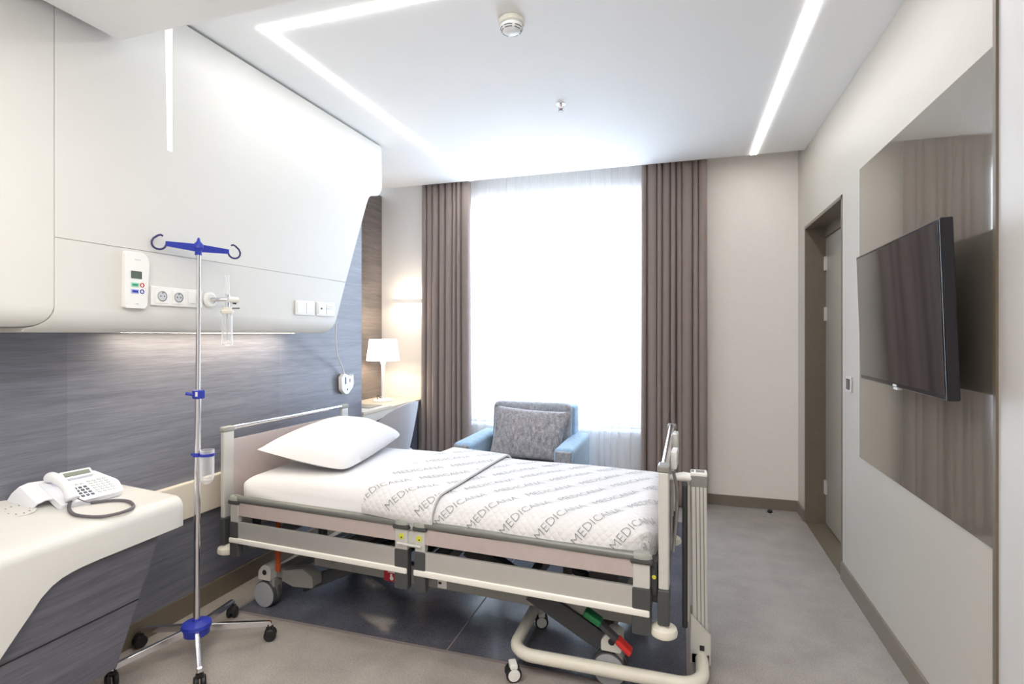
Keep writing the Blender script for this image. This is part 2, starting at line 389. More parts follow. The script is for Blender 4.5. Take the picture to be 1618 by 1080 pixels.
# ================================================================ CEILING THINGS
def strip(name, x0, x1, y0, y1, label):
    b = B(); box(b, x0, x1, y0, y1, CZ-0.004, CZ+0.004); o = obj(name, b, M['lightstrip']); center(o); tag(o, label, 'light', 'recessed strips of the room ceiling')
strip('ceiling_strip_light', -1.822, -1.778, 1.965, 4.49, 'long recessed light strip in the ceiling nearest the white wall unit')
strip('ceiling_strip_light', 0.503, 0.547, 1.968, 4.49, 'recessed light strip in the ceiling nearest the television wall')
strip('ceiling_strip_light', -1.777, 0.502, 1.968, 2.012, 'recessed ceiling light strip crossing the room, meeting the left strip at a corner')
for px_, lab in ((-1.15, 'rectangular fill light panel added over the entry, nearer the wood wall'), (-0.25, 'rectangular fill light panel added over the entry, nearer the television wall')):
    t = thing('entry_fill_panel', lab, 'light', (px_, .2, 2.515), group='added entry fill panels')  # fill light added behind the camera, built as framed emissive panels
    b = B()
    for q in ((-.44, .44, -.82, -.80), (-.44, .44, .80, .82), (-.44, -.42, -.80, .80), (.42, .44, -.80, .80)): box(b, *q, 0, .0145)
    obj('frame', b, M['whitem'], t)
    b = B(); box(b, -.42, .42, -.80, .80, .004, .010); obj('diffuser', b, M['fill_lit'], t)
t = thing('smoke_detector', 'round white smoke detector with dark vent slots on the ceiling', 'smoke detector', (-0.712, 2.25, CZ-0.062))
b = B(); lathe(b, [(0, 0.062), (0.052, 0.062), (0.058, 0.056), (0.058, 0.04), (0.052, 0.034)], (0, 0, 0)); obj('base', b, M['offw'], t)
b = B(); lathe(b, [(0.05, 0.04), (0.05, 0.026), (0.042, 0.012), (0.03, 0.004), (0.012, 0), (0, 0)], (0, 0, 0), seg=32); obj('sensor_dome', b, M['whitem'], t)
b = B()
for k in range(6):
    for rr, zz in ((0.0475, 0.019), (0.042, 0.0112)):
        a0 = k*PI/3+0.1; tube(b, [(rr*math.cos(a0+i*0.08), rr*math.sin(a0+i*0.08), zz) for i in range(11)], 0.0017, 6)
obj('vent_slots', b, M['darkgrey'], t)
t = thing('ceiling_sprinkler', 'small chrome fire sprinkler hanging from the ceiling near the window', 'sprinkler', (-0.69, 3.16, CZ-0.045))
b = B(); lathe(b, [(0, .045), (.028, .045), (.026, .04), (.012, .037), (.008, .025), (0, .025)]); obj('escutcheon', b, M['chrome'], t)
b = B(); tube(b, [(-.008, 0, .028), (-.012, 0, .016), (0, 0, .004)], .0022, 6); tube(b, [(.008, 0, .028), (.012, 0, .016), (0, 0, .004)], .0022, 6); lathe(b, [(0, .003), (.016, .003), (.016, 0), (0, 0)], seg=16); obj('deflector', b, M['frame'], t)
b = B(); tube(b, [(0, 0, .026), (0, 0, .005)], .0035, 8); obj('bulb', b, M['red'], t)

# ================================================================ WHITE WALL UNIT
PX = -2.09
t = thing('white_wall_unit', 'large white moulded wall unit above the bed with slanted right end', 'wall unit', (-2.22, 2.2, 1.41))
def panel(P, name, rb, keep, z0=None, hh=.085, dep=.06, x1=PX, x0=WX+0.001):
    b = B(); prism(b, P, lambda y, z: (x0, y, z), lambda y, z: (x1, y, z))
    es = [e for e in b.edges if all(abs(v.co.x-x1) < 1e-6 for v in e.verts) and keep(*[(v.co.y, v.co.z) for v in e.verts])]
    bmesh.ops.bevel(b, geom=es, offset=rb, segments=3, profile=0.5, affect='EDGES', clamp_overlap=True)
    if z0:                                               # the lower edge rolls back towards the wall
        for k in range(1, 13):
            zz = z0+hh*(k/12)**1.5
            bmesh.ops.bisect_plane(b, geom=b.verts[:]+b.edges[:]+b.faces[:], plane_co=(0, 0, zz), plane_no=(0, 0, 1))
        for v in b.verts:
            if v.co.x > x1-.05 and v.co.z < z0+hh:
                q = min(1, (z0+hh-v.co.z)/hh); v.co.x -= dep*(1-math.sqrt(max(0, 1-q*q*.98)))
    return obj(name, b, M['white'], t, world=True)
g = 0.0011
wc = .07
arc = [(1.31-wc+wc*math.sin(a), 1.425+wc-wc*math.cos(a)) for a in [i*PI/16 for i in range(9)]]       # wardrobe corner
arc2 = [(1.31-wc+(wc+2*g)*math.sin(a), 1.425+wc-(wc+2*g)*math.cos(a)) for a in [i*PI/16 for i in range(9)]]
panel([(0.2, 1.425)]+arc+[(1.31, CZ-.014), (0.2, CZ-.014)], 'wardrobe_panel', .004, lambda p, q: p[0] > .21 and q[0] > .21 and max(p[1], q[1]) < 1.5, 1.425, .07, .05)
dzl = lambda z: 2.93+(z-1.52)*(3.262-2.93)/(2.30-1.52)
br = fillet([(1.3, 1.407), (2.87, 1.407), (dzl(1.5), 1.5), (dzl(1.74-g), 1.74-g)], [0, .10, .12, 0], 8)
panel([(1.24, 1.407)]+br+[(1.31+2*g, 1.74-g)]+arc2[::-1], 'service_panel', .005, lambda p, q: p[0] > dzl(1.42)-.2 and q[0] > dzl(1.42)-.2 and max(p[1], q[1]) < 1.739, 1.407)
up = fillet([(1.31+2*g, 1.74+g), (dzl(1.74+g), 1.74+g), (3.262, 2.30), (3.30, 2.375), (3.465, 2.41), (3.465, CZ-.014), (1.31+2*g, CZ-.014)], [0, 0, .12, .08, .09, 0, 0], 8)
panel(up, 'upper_panel', .005, lambda p, q: (p[0] > dzl(1.74) and q[0] > dzl(1.74)) and not (p[1] > 2.76 and q[1] > 2.76))
b = B(); box(b, WX+0.002, PX-0.006, 1.2, 2.85, 1.51, CZ-.016); obj('carcass', b, M['whitem'], t, world=True)
b = B(); box(b, -2.30, -2.24, 1.70, 2.72, 1.4068, 1.4085); obj('under_light', b, M['warmled'], t, world=True, label='warm light strip under the wall unit')
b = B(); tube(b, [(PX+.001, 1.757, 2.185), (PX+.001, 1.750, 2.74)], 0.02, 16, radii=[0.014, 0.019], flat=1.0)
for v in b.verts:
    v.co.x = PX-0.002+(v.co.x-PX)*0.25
obj('bright_streak', b, M['streak_glow'], t, world=True, label='narrow vertical glowing streak')  # tapered emissive strip drawing a bright streak on the panel face

# small fittings on the wall unit
t = thing('nurse_call_terminal', 'white wall terminal with small display and green and blue keys', 'wall terminal', (PX, 1.598, 1.5))
b = B(); prism(b, fillet([(1.547, 1.504), (1.640, 1.504), (1.652, 1.73), (1.549, 1.728)], [.008, .012, .035, .012]), lambda y, z: (PX+.0005, y, z), lambda y, z: (PX+.018, y, z))
bevel(b, [e for e in b.edges if all(v.co.x > PX+.017 for v in e.verts)], 0.005, 3); obj('housing', b, M['whitem'], t, world=True)
xx = PX+.018
b = B(); box(b, xx-.001, xx+.0012, 1.572, 1.617, 1.622, 1.652, .0005); obj('display', b, M['lcd'], t, world=True)
for (z, mo, mi_) in ((1.597, 'ledgl', 'ledg'), (1.571, 'ledbl', 'blue')):
    b = B(); box(b, xx-.001, xx+.0012, 1.572, 1.605, z-.009, z+.009, .003, mi=0); box(b, xx, xx+.0022, 1.577, 1.600, z-.0045, z+.0045, .001, mi=1)
    for f in b.faces:
        if f.calc_center_median().x > xx+.0013: f.material_index = 1
    obj('wide_key', b, [M[mo], M[mi_]], t, world=True)
for (z, mm) in ((1.598, 'redp'), (1.572, 'blue')):
    b = B(); lathe(b, [(.009, 0), (.009, .0015), (.006, .0015), (.006, 0)], (xx, 1.618, z), (1, 0, 0)); obj('round_key', b, M[mm], t, world=True)
for q in ((1.588, 1.612, 1.696, 1.699), (1.592, 1.604, 1.520, 1.523)):
    b = B(); box(b, xx, xx+.0008, *q); obj('marking', b, M['keyl'], t, world=True)
def plate(name, label, y0, y1, z0, z1, kind):
    t = thing(name, label, 'socket' if kind == 's' else 'wall plate', (PX, (y0+y1)/2, z0))
    b = B(); box(b, PX+.0003, PX+.009, y0, y1, z0, z1, .003, 3); obj('plate', b, M['whitem'], t, world=True); return t
t = plate('socket_strip', 'white triple plate with two round sockets behind the drip pole', 1.665, 1.915, 1.52, 1.60, 's')
for i in range(3):
    yc = 1.712+i*.077
    b = B(); box(b, PX+.008, PX+.0115, yc-.03, yc+.03, 1.53, 1.59, .002)
    obj('insert', b, M['whitem'], t, world=True)
    if i < 2:
        b = B(); lathe(b, [(.0215, .0125), (.0215, .0115), (.0195, .0115), (.018, .0135), (0.0, .0135)], (PX, yc, 1.56), (1, 0, 0)); o2 = obj('socket_well', b, M['keyl'], t, world=True)
        b = B()
        for s_ in (-1, 1): disc(b, (PX+.0135, yc+s_*.0085, 1.56), (1, 0, 0), .0028, .0006, 10)
        box(b, PX+.0135, PX+.0145, yc-.003, yc+.003, 1.572, 1.576); obj('contact', b, M['darkgrey'], o2, world=True)
    else:
        b = B(); box(b, PX+.0115, PX+.0125, yc-.02, yc+.02, 1.535, 1.539); obj('marking', b, M['keyl'], t, world=True)
t = plate('switch_plate', 'blank white double plate near the slanted end, left of the cable outlet', 2.535, 2.70, 1.512, 1.595, 'p')
for yc in (2.578, 2.656):
    b = B(); box(b, PX+.008, PX+.012, yc-.033, yc+.033, 1.522, 1.585, .002); obj('insert', b, M['whitem'], t, world=True)
t = plate('cable_outlet', 'white outlet plate with a dark jack at the slanted end of the wall unit', 2.722, 2.895, 1.512, 1.595, 'p')
for yc in (2.765, 2.845):
    b = B(); box(b, PX+.008, PX+.012, yc-.035, yc+.035, 1.522, 1.585, .002); obj('insert', b, M['whitem'], t, world=True)
b = B(); disc(b, (PX+.012, 2.757, 1.556), (1, 0, 0), .006, .004); obj('jack', b, M['darkgrey'], t, world=True)
b = B(); box(b, PX+.012, PX+.0135, 2.80, 2.87, 1.556, 1.559); box(b, PX+.012, PX+.0135, 2.82, 2.87, 1.57, 1.573); obj('marking', b, M['keyl'], t, world=True)

# oxygen flow meter
t = thing('oxygen_flowmeter', 'clear plastic humidifier bottle and flow tube on a round wall outlet', 'flow meter', (PX, 1.99, 1.35))
b = B(); lathe(b, [(0, .0005), (.036, .0005), (.036, .01), (.030, .018), (.022, .018), (.022, .014), (0, .014)], (PX, 1.955, 1.56), (1, 0, 0), 28); obj('wall_outlet', b, M['whitem'], t, world=True)
b = B(); tube(b, [(PX+.012, 1.958, 1.56), (PX+.05, 1.975, 1.562), (-2.02, 1.992, 1.562)], .009, 12, radii=[.012, .009, .011]); tube(b, [(-2.02, 1.992, 1.585), (-2.02, 1.992, 1.515)], .010, 12); obj('connector', b, M['chrome'], t, world=True)
b = B(); tube(b, [(-2.005, 1.985, 1.562), (-1.985, 2.02, 1.560)], .014, 14); obj('flow_knob', b, M['whitem'], t, world=True)
b = B(); tube(b, [(-1.998, 2.003, 1.548), (-1.99, 2.015, 1.546)], .006, 10); obj('spout', b, M['black'], t, world=True)
b = B(); tube(b, [(-2.02, 1.992, 1.585), (-2.02, 1.992, 1.68)], .011, 14, radii=[.011, .009]); obj('flow_tube', b, M['clear'], t, world=True)
b = B(); lathe(b, [(0, 1.497), (.027, 1.497), (.029, 1.505), (.027, 1.512), (.020, 1.514), (.020, 1.526), (0, 1.528)], (-2.02, 1.992, 0)); obj('cap', b, M['offw'], t, world=True)
b = B(); tube(b, [(-2.02, 2.01, 1.522), (-2.0, 2.045, 1.524)], .004, 8); obj('hose_barb', b, M['frame'], t, world=True)
b = B(); lathe(b, [(0, 1.352), (.022, 1.350), (.025, 1.356), (.0235, 1.42), (.0235, 1.499), (.0215, 1.499), (.0215, 1.42), (.022, 1.362), (0, 1.360)], (-2.02, 1.992, 0)); obj('bottle', b, M['clear'], t, world=True)
b = B(); tube(b, [(-2.02, 1.992, 1.5), (-2.02, 1.992, 1.372)], .003, 8); obj('dip_tube', b, M['keyl'], t, world=True)

# hand pendant with cable
t = thing('hand_pendant', 'white hand pendant hanging from a thin white cable on the wood wall', 'pendant handset', (-2.32, 3.37, 0.97))
b = B(); tube(b, bez([(-2.12, 2.955, 1.465), (-2.2, 3.07, 1.37), (-2.26, 3.17, 1.26), (-2.315, 3.30, 1.175), (-2.33, 3.35, 1.115)], 8), .0055, 10); obj('cable', b, M['whitem'], t, world=True)
b = B(); prism(b, fillet([(3.305, 1.09), (3.34, 1.118), (3.43, 1.09), (3.45, 1.115), (3.455, 1.02), (3.39, .968), (3.355, .968), (3.31, 1.0)], [.01, .015, .01, .005, .03, .012, .012, .03], 4), lambda y, z: (WX+.012, y, z), lambda y, z: (WX+.04, y, z))
bevel(b, [e for e in b.edges if all(v.co.x > WX+.03 for v in e.verts)], .006, 3); obj('handset', b, M['whitem'], t, world=True)
for (ya, yb, za, zb) in ((3.345, 3.36, 1.04, 1.09), (3.40, 3.41, 1.05, 1.075)):
    b = B(); box(b, WX+.039, WX+.0415, ya, yb, za, zb, .001); obj('key', b, M['keyg'], t, world=True)
b = B(); disc(b, (WX+.039, 3.375, 1.0), (1, 0, 0), .007, .003, 12); obj('round_key', b, M['keyg'], t, world=True)

# ================================================================ BEDSIDE COUNTER
CX0, CX1 = WX+0.001, -2.0
def ctop(x, y):
    k = (x-CX1)/(CX0-CX1); zb = .736+(1.775-y)*0.125 if y > 1.0 else .736+.775*.125
    k = max(0, min(1, (k-.1)/.9)); return .72*(1-k)+zb*k
t = thing('bedside_counter', 'white moulded counter with dark wood cabinet under the telephone', 'counter', (-2.18, 1.2, 0))
# outline of the front face, clockwise from the top right
und = [(1.775, .597), (1.60, .594), (1.40, .590), (1.325, .586), (1.28, .576), (1.245, .56), (1.218, .538), (1.198, .512), (1.15, .455), (1.105, .40), (0.98, .24), (.80, .0)]
b = B(); N = 46
ys = [1.775-(1.775-.35)*i/N for i in range(N+1)]
def uz(y):
    for (a, za), (c, zc) in zip(und, und[1:]):
        if c <= y <= a: return zc+(za-zc)*(y-c)/(a-c)
    return 0.0
rc = .045; rings = []
for i, y in enumerate(ys):
    zb = uz(y); xe = CX1; ends = 0
    if y > 1.775-rc: ends = rc-math.sqrt(max(rc**2-(y-(1.775-rc))**2, 0))
    row = [(CX0, y, zb)]
    for k in range(9): row.append((CX0+(CX1-rc-ends-CX0)*k/8, y, ctop(CX0+(CX1-rc-CX0)*k/8, y)-(ends*0.35)))
    for k in range(1, 7):
        a = k/6*PI/2; row.append((CX1-ends-rc+rc*math.sin(a), y, .72-rc+rc*math.cos(a)-ends*.35*(1-k/6)))
    row.append((CX1-ends, y, zb)); row.append((CX1-ends-.02, y, zb)); rings.append([b.verts.new(p) for p in row])
for a, c in zip(rings, rings[1:]):
    for k in range(len(a)): b.faces.new((a[k], a[(k+1) % len(a)], c[(k+1) % len(a)], c[k]))
b.faces.new(rings[0]); b.faces.new(rings[-1][::-1])
obj('countertop', b, M['white'], t, world=True, smooth=50)
b = B(); P = [(1.655, .596), (1.478, .15), (.93, .15), (.93, .2), (1.12, .44), (1.19, .53), (1.235, .575), (1.3, .592)]
prism(b, P, lambda y, z: (CX0+.001, y, z), lambda y, z: (CX1-.022, y, z)); 
cab = obj('cabinet', b, M['wood_lo'], t, world=True)
b = B(); box(b, CX1-.0222, CX1-.0205, 1.0, 1.565, .366, .3705); obj('drawer_gap', b, M['black'], cab, world=True)
t = thing('flush_power_port', 'flush round port with dotted ring set in the white counter', 'power port', (-2.28, 1.30, .782))
rotp = Matrix.Translation((-2.26, 1.30, ctop(-2.26, 1.30)+.0006)) @ Matrix.Rotation(math.atan2(.07, .32), 4, 'Y')
b = B(); lathe(b, [(0, 0), (.052, 0), (.052, .0015), (.049, .002), (.047, .0012), (0, .0012)], seg=32); b.transform(rotp); obj('cover', b, M['white'], t, world=True)
b = B()
for k in range(10): disc(b, (.035*math.cos(k*PI/5), .035*math.sin(k*PI/5), .0012), (0, 0, 1), .003, .0012, 8)
b.transform(rotp); obj('contact', b, M['frame'], t, world=True)

# telephone
t = thing('desk_telephone', 'white desk telephone with handset and grey coiled cord on the counter', 'telephone', (-2.25, 1.52, .75))
f0 = Vector((-2.185, 1.395, .767)); fu = Vector((0, 1, -.03)).normalized(); fd = (Vector((-2.335, 1.395, .852))-f0).normalized(); fn = fu.cross(fd).normalized()
if fn.z < 0: fn = -fn
TMt = Matrix((( fu.x, fd.x, fn.x, f0.x), (fu.y, fd.y, fn.y, f0.y), (fu.z, fd.z, fn.z, f0.z), (0, 0, 0, 1)))   # local: x across, y back, z up from the face
DW, DD = .255, .165
b = B(); P = fillet([(0, 0), (DW-.02, 0), (DW, .07), (DW-.05, DD), (.0, DD-.01)], [.012, .02, .04, .02, .02])
prism(b, P, lambda x, y: (x, y, -.022), lambda x, y: (x, y, 0)); bevel(b, [e for e in b.edges if all(v.co.z > -.001 for v in e.verts)], .004, 2)
b.transform(TMt); body = obj('body', b, M['phone'], t, world=True)
b = B(); P2 = [(0, -.002), (0, -.026), (.02, -.03), (.11, -.066), (.155, -.085), (.165, -.075), (.163, -.02), (.155, -.006)]
for x0, x1 in ((.002, .010), (DW-.07, DW-.062)):
    b = B(); prism(b, [(p[0], p[1]) for p in [(0.09, -.018), (.155, -.018), (.160, -.055), (.15, -.075), (.14, -.05), (.12, -.028)]], lambda y, z, x0=x0: (x0, y, z), lambda y, z, x1=x1: (x1, y, z))
    b.transform(TMt); obj('stand', b, M['keyg'], body, world=True)
b = B(); arcp = [(.02, -.003), (-.025, .0), (-.05, -.010), (-.066, -.035), (-.074, -.085), (-.069, -.085), (-.061, -.037), (-.047, -.015), (-.024, -.005), (.02, -.010)]
prism(b, arcp, lambda x, z: (x, .05, z), lambda x, z: (x, .160, z)); b.transform(TMt); obj('support_wing', b, M['phone'], t, world=True)
b = B(); tmp = Matrix.Translation((.128, DD-.024, .012)) @ Matrix.Rotation(R(14), 4, 'X'); box(b, -.058, .058, -.018, .018, -.014, .006, .003, mtx=tmp); b.transform(TMt); hd = obj('display_housing', b, M['phone'], t, world=True)
b = B(); box(b, -.048, .048, -.010, .010, .0055, .0072, .0005, mtx=tmp); b.transform(TMt); obj('display', b, M['lcd'], hd, world=True)
b = B()
for r_ in range(4):
    for c_ in range(3): box(b, .083+c_*.018, .094+c_*.018, .018+r_*.0165, .028+r_*.0165, -.001, .0035, .0015)
b.transform(TMt); obj('number_keys', b, M['keyg'], t, world=True)
b = B()
for r_ in range(6):
    for c_ in range(4): box(b, .146+c_*.020, .160+c_*.020, .022+r_*.0145, .030+r_*.0145, -.001, .0028, .001)
for c_ in range(3): box(b, .083+c_*.018, .094+c_*.018, .090, .098, -.001, .0028, .001)
b.transform(TMt); obj('function_keys', b, M['keyl'], t, world=True)
b = B(); hp = [(.035, .0, .016), (.036, .02, .024), (.037, .055, .034), (.037, .095, .034), (.037, .130, .026), (.037, .152, .014)]
tube(b, bez(hp, 5), .02, 16, radii=None)
n_ = len(b.verts)//16; b.verts.ensure_lookup_table()
for i in range(n_):
    s_ = i/(n_-1); k = .74+.36*abs(2*s_-1)**1.6; k *= .45 if i in (0, n_-1) else (.85 if i in (1, n_-2) else 1)
    ring = b.verts[i*16:(i+1)*16]; c = sum((v.co for v in ring), Vector())/16
    for v in ring: v.co = c+(v.co-c)*k; v.co.x = c.x+(v.co.x-c.x)*1.25
b.transform(TMt); obj('handset', b, M['phone'], t, world=True, smooth=60)
cp = [(-2.185, 1.425, .776), (-2.163, 1.407), (-2.105, 1.395), (-2.047, 1.43), (-2.022, 1.475), (-2.022, 1.525), (-2.045, 1.562), (-2.10, 1.585), (-2.145, 1.565), (-2.17, 1.52), (-2.178, 1.495)]
pp = bez([(p[0], p[1], p[2] if len(p) > 2 else ctop(p[0], p[1])+.0075) for p in cp], 40)
b = B(); hel = []; rr = .0042
for i in range(len(pp)-1):
    d = (pp[i+1]-pp[i]).normalized(); sx = d.cross(Vector((0, 0, 1))).normalized(); sy = sx.cross(d)
    for q in range(3):
        a = (i*3+q)*1.15; hel.append(pp[i].lerp(pp[i+1], q/3)+(sx*math.cos(a)+sy*math.sin(a))*rr)
tube(b, hel, .0022, 5); obj('coiled_cord', b, M['cordg'], t, world=True)
b = B(); tube(b, bez([(-2.178, 1.495, ctop(-2.178, 1.495)+.008), (-2.172, 1.465, .765), (-2.178, 1.435, .790), (-2.20, 1.432, .800)], 6), .0022, 6); obj('cord_tail', b, M['cordg'], t, world=True)

# ================================================================ DRIP STAND
t = thing('drip_stand', 'chrome drip stand with blue hooks, blue hub and five black casters', 'drip stand', (-2.03, 1.835, 0))
def topx(z): return .022*(z-.1)/1.7
b = B(); tube(b, [(0, 0, .085), (topx(.9), -.004, .9), (topx(1.12), -.005, 1.12)], .0125, 16); obj('lower_pole', b, M['chrome'], t)
b = B(); tube(b, [(topx(1.10), -.005, 1.10), (topx(1.765), -.01, 1.765)], .0092, 14); obj('upper_pole', b, M['chrome'], t)
hub = B(); lathe(hub, [(0, .088), (.050, .088), (.054, .093), (.056, .118), (.061, .122), (.058, .136), (.03, .143), (.018, .147), (.016, .155), (0, .155)], seg=30); hub = obj('hub', hub, M['blue'], t)
tips = [(-1.80, 2.02), (-2.13, 2.15), (-2.318, 1.80), (-2.16, 1.56), (-1.815, 1.655)]
for i, (x, y) in enumerate(tips):
    d = Vector((x+2.03, y-1.835, 0)); L = d.length; a = math.atan2(d.y, d.x); L = min(L, .305)
    b = B(); mt = Matrix.Rotation(a, 4, 'Z')
    prism(b, [(.03, .098), (.03, .128), (L, .088), (L+.006, .080), (L+.006, .066), (L-.004, .066)], lambda x, z: (x, -.009, z), lambda x, z: (x, .009, z))
    bevel(b, b.edges[:], .0015, 1); b.transform(mt); leg = obj('leg', b, M['chrome'], t)
    b = B(); tube(b, [(L-.008, 0, .075), (L-.008, 0, .05)], .010, 10)
    ca = [0.6, 2.0, 1.2, -0.5, -0.7][i]; off = Matrix.Translation((L*math.cos(a), L*math.sin(a), 0)) @ Matrix.Rotation(ca, 4, 'Z')
    b.transform(mt)
    b2 = B()
    for s_ in (-1, 1): lathe(b2, [(0, 0), (.017, 0), (.024, .003), (.0265, .008), (.0265, .014), (.022, .019), (.008, .020), (0, .018)], (0, s_*.003, .0268), (0, s_, 0), 22)
    prism(b2, [(-.022, .045), (-.026, .03), (-.018, .03), (0, .05), (.012, .052), (.012, .06), (-.01, .06)], lambda x, z: (x, -.014, z), lambda x, z: (x, .014, z))
    b2.transform(off); me = bpy.data.meshes.new('x'); b2.to_mesh(me); b2.free(); b.from_mesh(me); bpy.data.meshes.remove(me)
    cs = obj('caster', b, M['black'], leg)
    if i in (3, 4):
        b = B(); box(b, -.040, -.020, -.010, .010, .050, .058, .002, mtx=off @ Matrix.Rotation(2.2 if i == 4 else 0, 4, 'Z') @ Matrix.Rotation(-.4, 4, 'Y')); obj('brake_tab', b, M['tabyel'] if i == 4 else M['black'], leg, label='yellow brake tab' if i == 4 else None)
b = B(); ox = topx(1.15); box(b, ox-.02, ox+.02, -.022, .018, 1.118, 1.158, .008, 3); obj('height_clamp', b, M['blue'], t)
b = B(); tube(b, [(ox-.012, -.02, 1.138), (ox-.032, -.038, 1.145)], .007, 10, radii=[.006, .008]); obj('clamp_knob', b, M['blue'], t, label='blue clamp knob')
b = B(); box(b, ox+.004, ox+.016, -.0245, -.02, 1.13, 1.15, .002); obj('sticker', b, M['whitem'], t)
# hook head
hx = topx(1.78); dv = Vector((.075, .175, 0)).normalized(); off = Matrix.Translation((hx, -.01, 1.775)) @ Matrix.Rotation(math.atan2(dv.y, dv.x), 4, 'Z') @ Matrix.Rotation(R(1.2), 4, 'Y')
b = B(); lathe(b, [(0, -.03), (.014, -.03), (.013, -.012), (.020, 0), (.018, .018), (.008, .03), (.004, .045), (0, .047)], (0, 0, 0), seg=16)
for s_ in (-1, 1): prism(b, [(0, -.016), (s_*.125, -.008), (s_*.125, .012), (0, .018)], lambda x, z: (x, -.005, z), lambda x, z: (x, .005, z))
b.transform(off); hh = obj('hook_head', b, M['blue'], t)
for s_ in (-1, 1):
    b = B(); c = .150; ring = [(s_*(c-.026*math.cos(a)), 0, -.001-.024*math.sin(a)) for a in [i*PI/10 for i in range(0, 10)]]
    ring = [(s_*.122, 0, .002)]+ring[1:]+[(s_*(c+.026), 0, .004), (s_*(c+.02), 0, .018), (s_*(c+.004), 0, .032), (s_*(c-.006), 0, .036), (s_*(c-.014), 0, .032)]
    tube(b, ring, .0042, 8); b.transform(off); obj('hook', b, M['hook'], t)
# measuring cup
b = B(); lathe(b, [(0, .745), (.014, .748), (.024, .76), (.027, .775), (.0285, .895), (.0265, .895), (.0252, .776), (.022, .764), (0, .752)], (.047, .012, 0)); cup = tag(obj('measuring_cup', b, M['clear'], None), 'clear plastic measuring cup held in the blue ring on the drip stand', 'cup')
cup.location = (-2.03, 1.835, 0); center_c = cup
b = B(); lathe(b, [(.0275, .868), (.031, .868), (.031, .880), (.0285, .880)], (.047, .012, 0)); lathe(b, [(.0122, .866), (.018, .866), (.018, .882), (.0122, .882)], (topx(.87), -.004, 0), seg=16)
box(b, -.02, -.006, -.012, .0, .869, .879, .002); obj('cup_ring', b, M['blue'], t)

# ================================================================ BED
BL, BW = 2.152, .985
t = bed = thing('hospital_bed', 'adjustable hospital bed with folding side rails and white casters', 'bed', (-2.212, 2.186, 0), R(-3.063))
def post(u0, u1, v0, v1, z0, zs, z1, name):
    b = B(); box(b, u0, u1, v0, v1, zs, z1, .006, 3); p = obj(name, b, M['alu'], t)
    b = B(); box(b, u0-.003, u1+.003, v0-.003, v1+.003, z0, zs, .006, 3); obj('sleeve', b, M['darkgrey'], p)
    b = B(); box(b, u0-.004, u1+.004, v0-.004, v1+.004, z1-.002, z1+.026, .008, 3); obj('cap', b, M['cap'] if u0 < 1 else M['frame'], p); return p
for v in (0.0, BW-.06):
    post(-.018, .008, v-.03, v+.033, .335, .47, .905, 'headboard_post')
    post(2.135-.04*v, 2.172-.04*v, v-.03, v+.03, .335, .465, .895, 'footboard_post')
for v in (0.0, BW-.06):
    for u in (0.0, 2.152-.04*v):
        b = B(); lathe(b, [(0, .285), (.038, .285), (.048, .292), (.05, .303), (.046, .316), (.03, .326), (.018, .334), (0, .334)], (u, v, 0), seg=32); obj('bumper', b, M['offw'], t)
b = B(); tube(b, [(-.005, .02, .918), (-.005, BW-.08, .918)], .0135, 14); obj('headboard_handle', b, M['chrome'], t)
b = B(); tube(b, [(2.153, .02, .91), (2.117, BW-.08, .91)], .0135, 14); obj('footboard_handle', b, M['chrome'], t)
b = B(); box(b, -.014, .004, .03, BW-.09, .36, .86, .004); obj('headboard_panel', b, M['pink'], t)
b = B(); box(b, 2.145, 2.163, .03, BW-.09, .36, .865, .004)
for v in b.verts: v.co.x -= .04*v.co.y
obj('footboard_panel', b, M['pink'], t)
# things clipped on the footboard
b = B(); box(b, 2.140, 2.165, .62, .70, .82, .925, .006); obj('hook_clip', b, M['alu'], t)
b = B(); box(b, 2.155, 2.18, .30, .40, .83, .905, .005); obj('control_clip', b, M['whitem'], t)
b = B(); tube(b, bez([(2.17, .33, .83), (2.18, .32, .70), (2.175, .34, .58), (2.165, .36, .52), (2.162, .40, .60)], 8), .006, 8); obj('cable', b, M['frame'], t)
b = B(); tube(b, bez([(2.178, .1, .56), (2.186, .12, .64), (2.19, .14, .78), (2.178, .1, .875)], 8), .006, 8); obj('cable', b, M['frame'], t)
# side rails: near side, front plane v = -.03
def siderail(u0, u1, v, s, caps):
    """one folding rail; v is its outer face, s = +1 when it faces away from the camera"""
    w0 = (lambda d: v+s*d)
    def bx(bm, a, c, d0, d1, z0, z1, r=0.003): box(bm, a, c, min(w0(d0), w0(d1)), max(w0(d0), w0(d1)), z0, z1, r, 2)
    b = B(); tube(b, [(u0+.02, w0(-.010), .577), (u1-.02, w0(-.010), .572)], .0165, 14); root = obj('side_rail', b, M['railtube'], t)
    b = B(); bx(b, u0+.03, u1-.03, -.018, -.004, .492, .558); obj('top_slat', b, M['pink'], root)
    b = B(); bx(b, u0+.04, u1-.03, -.016, 0, .378, .462); obj('lower_slat', b, M['alul'], root)
    b = B(); bx(b, u0-.004, u1-.0, -.014, .009, .357, .383, .006); obj('lip', b, M['lip'], root)
    for k, (a, c) in enumerate(((u0, u0+.05), (u1-.062, u1))):
        b = B(); bx(b, a, c, -.03, .001, .46, .556, .004); obj('column', b, M['alu'], root)
        b = B(); bx(b, a-.004, c+.004, -.033, .004, .285, .462, .008); obj('column_sleeve', b, M['darkgrey'], root)
        b = B(); bx(b, a-.010, c+.010, -.034, .010, .548, .572, .009); cpp = obj('collar', b, M['darkgrey'], root)
        b = B(); lathe(b, [(0, .592), (.028, .59), (.038, .582), (.040, .57), (0, .57)], ((a+c)/2, w0(-.012), 0), seg=24)
        for q in b.verts: q.co.y = w0(-.012)+(q.co.y-w0(-.012))*.62
        obj('top_cap', b, M['cap'], root)
    return root
fv = -.03
siderail(.050, 1.075, fv, -1, None); siderail(1.112, 2.105, fv, -1, None)
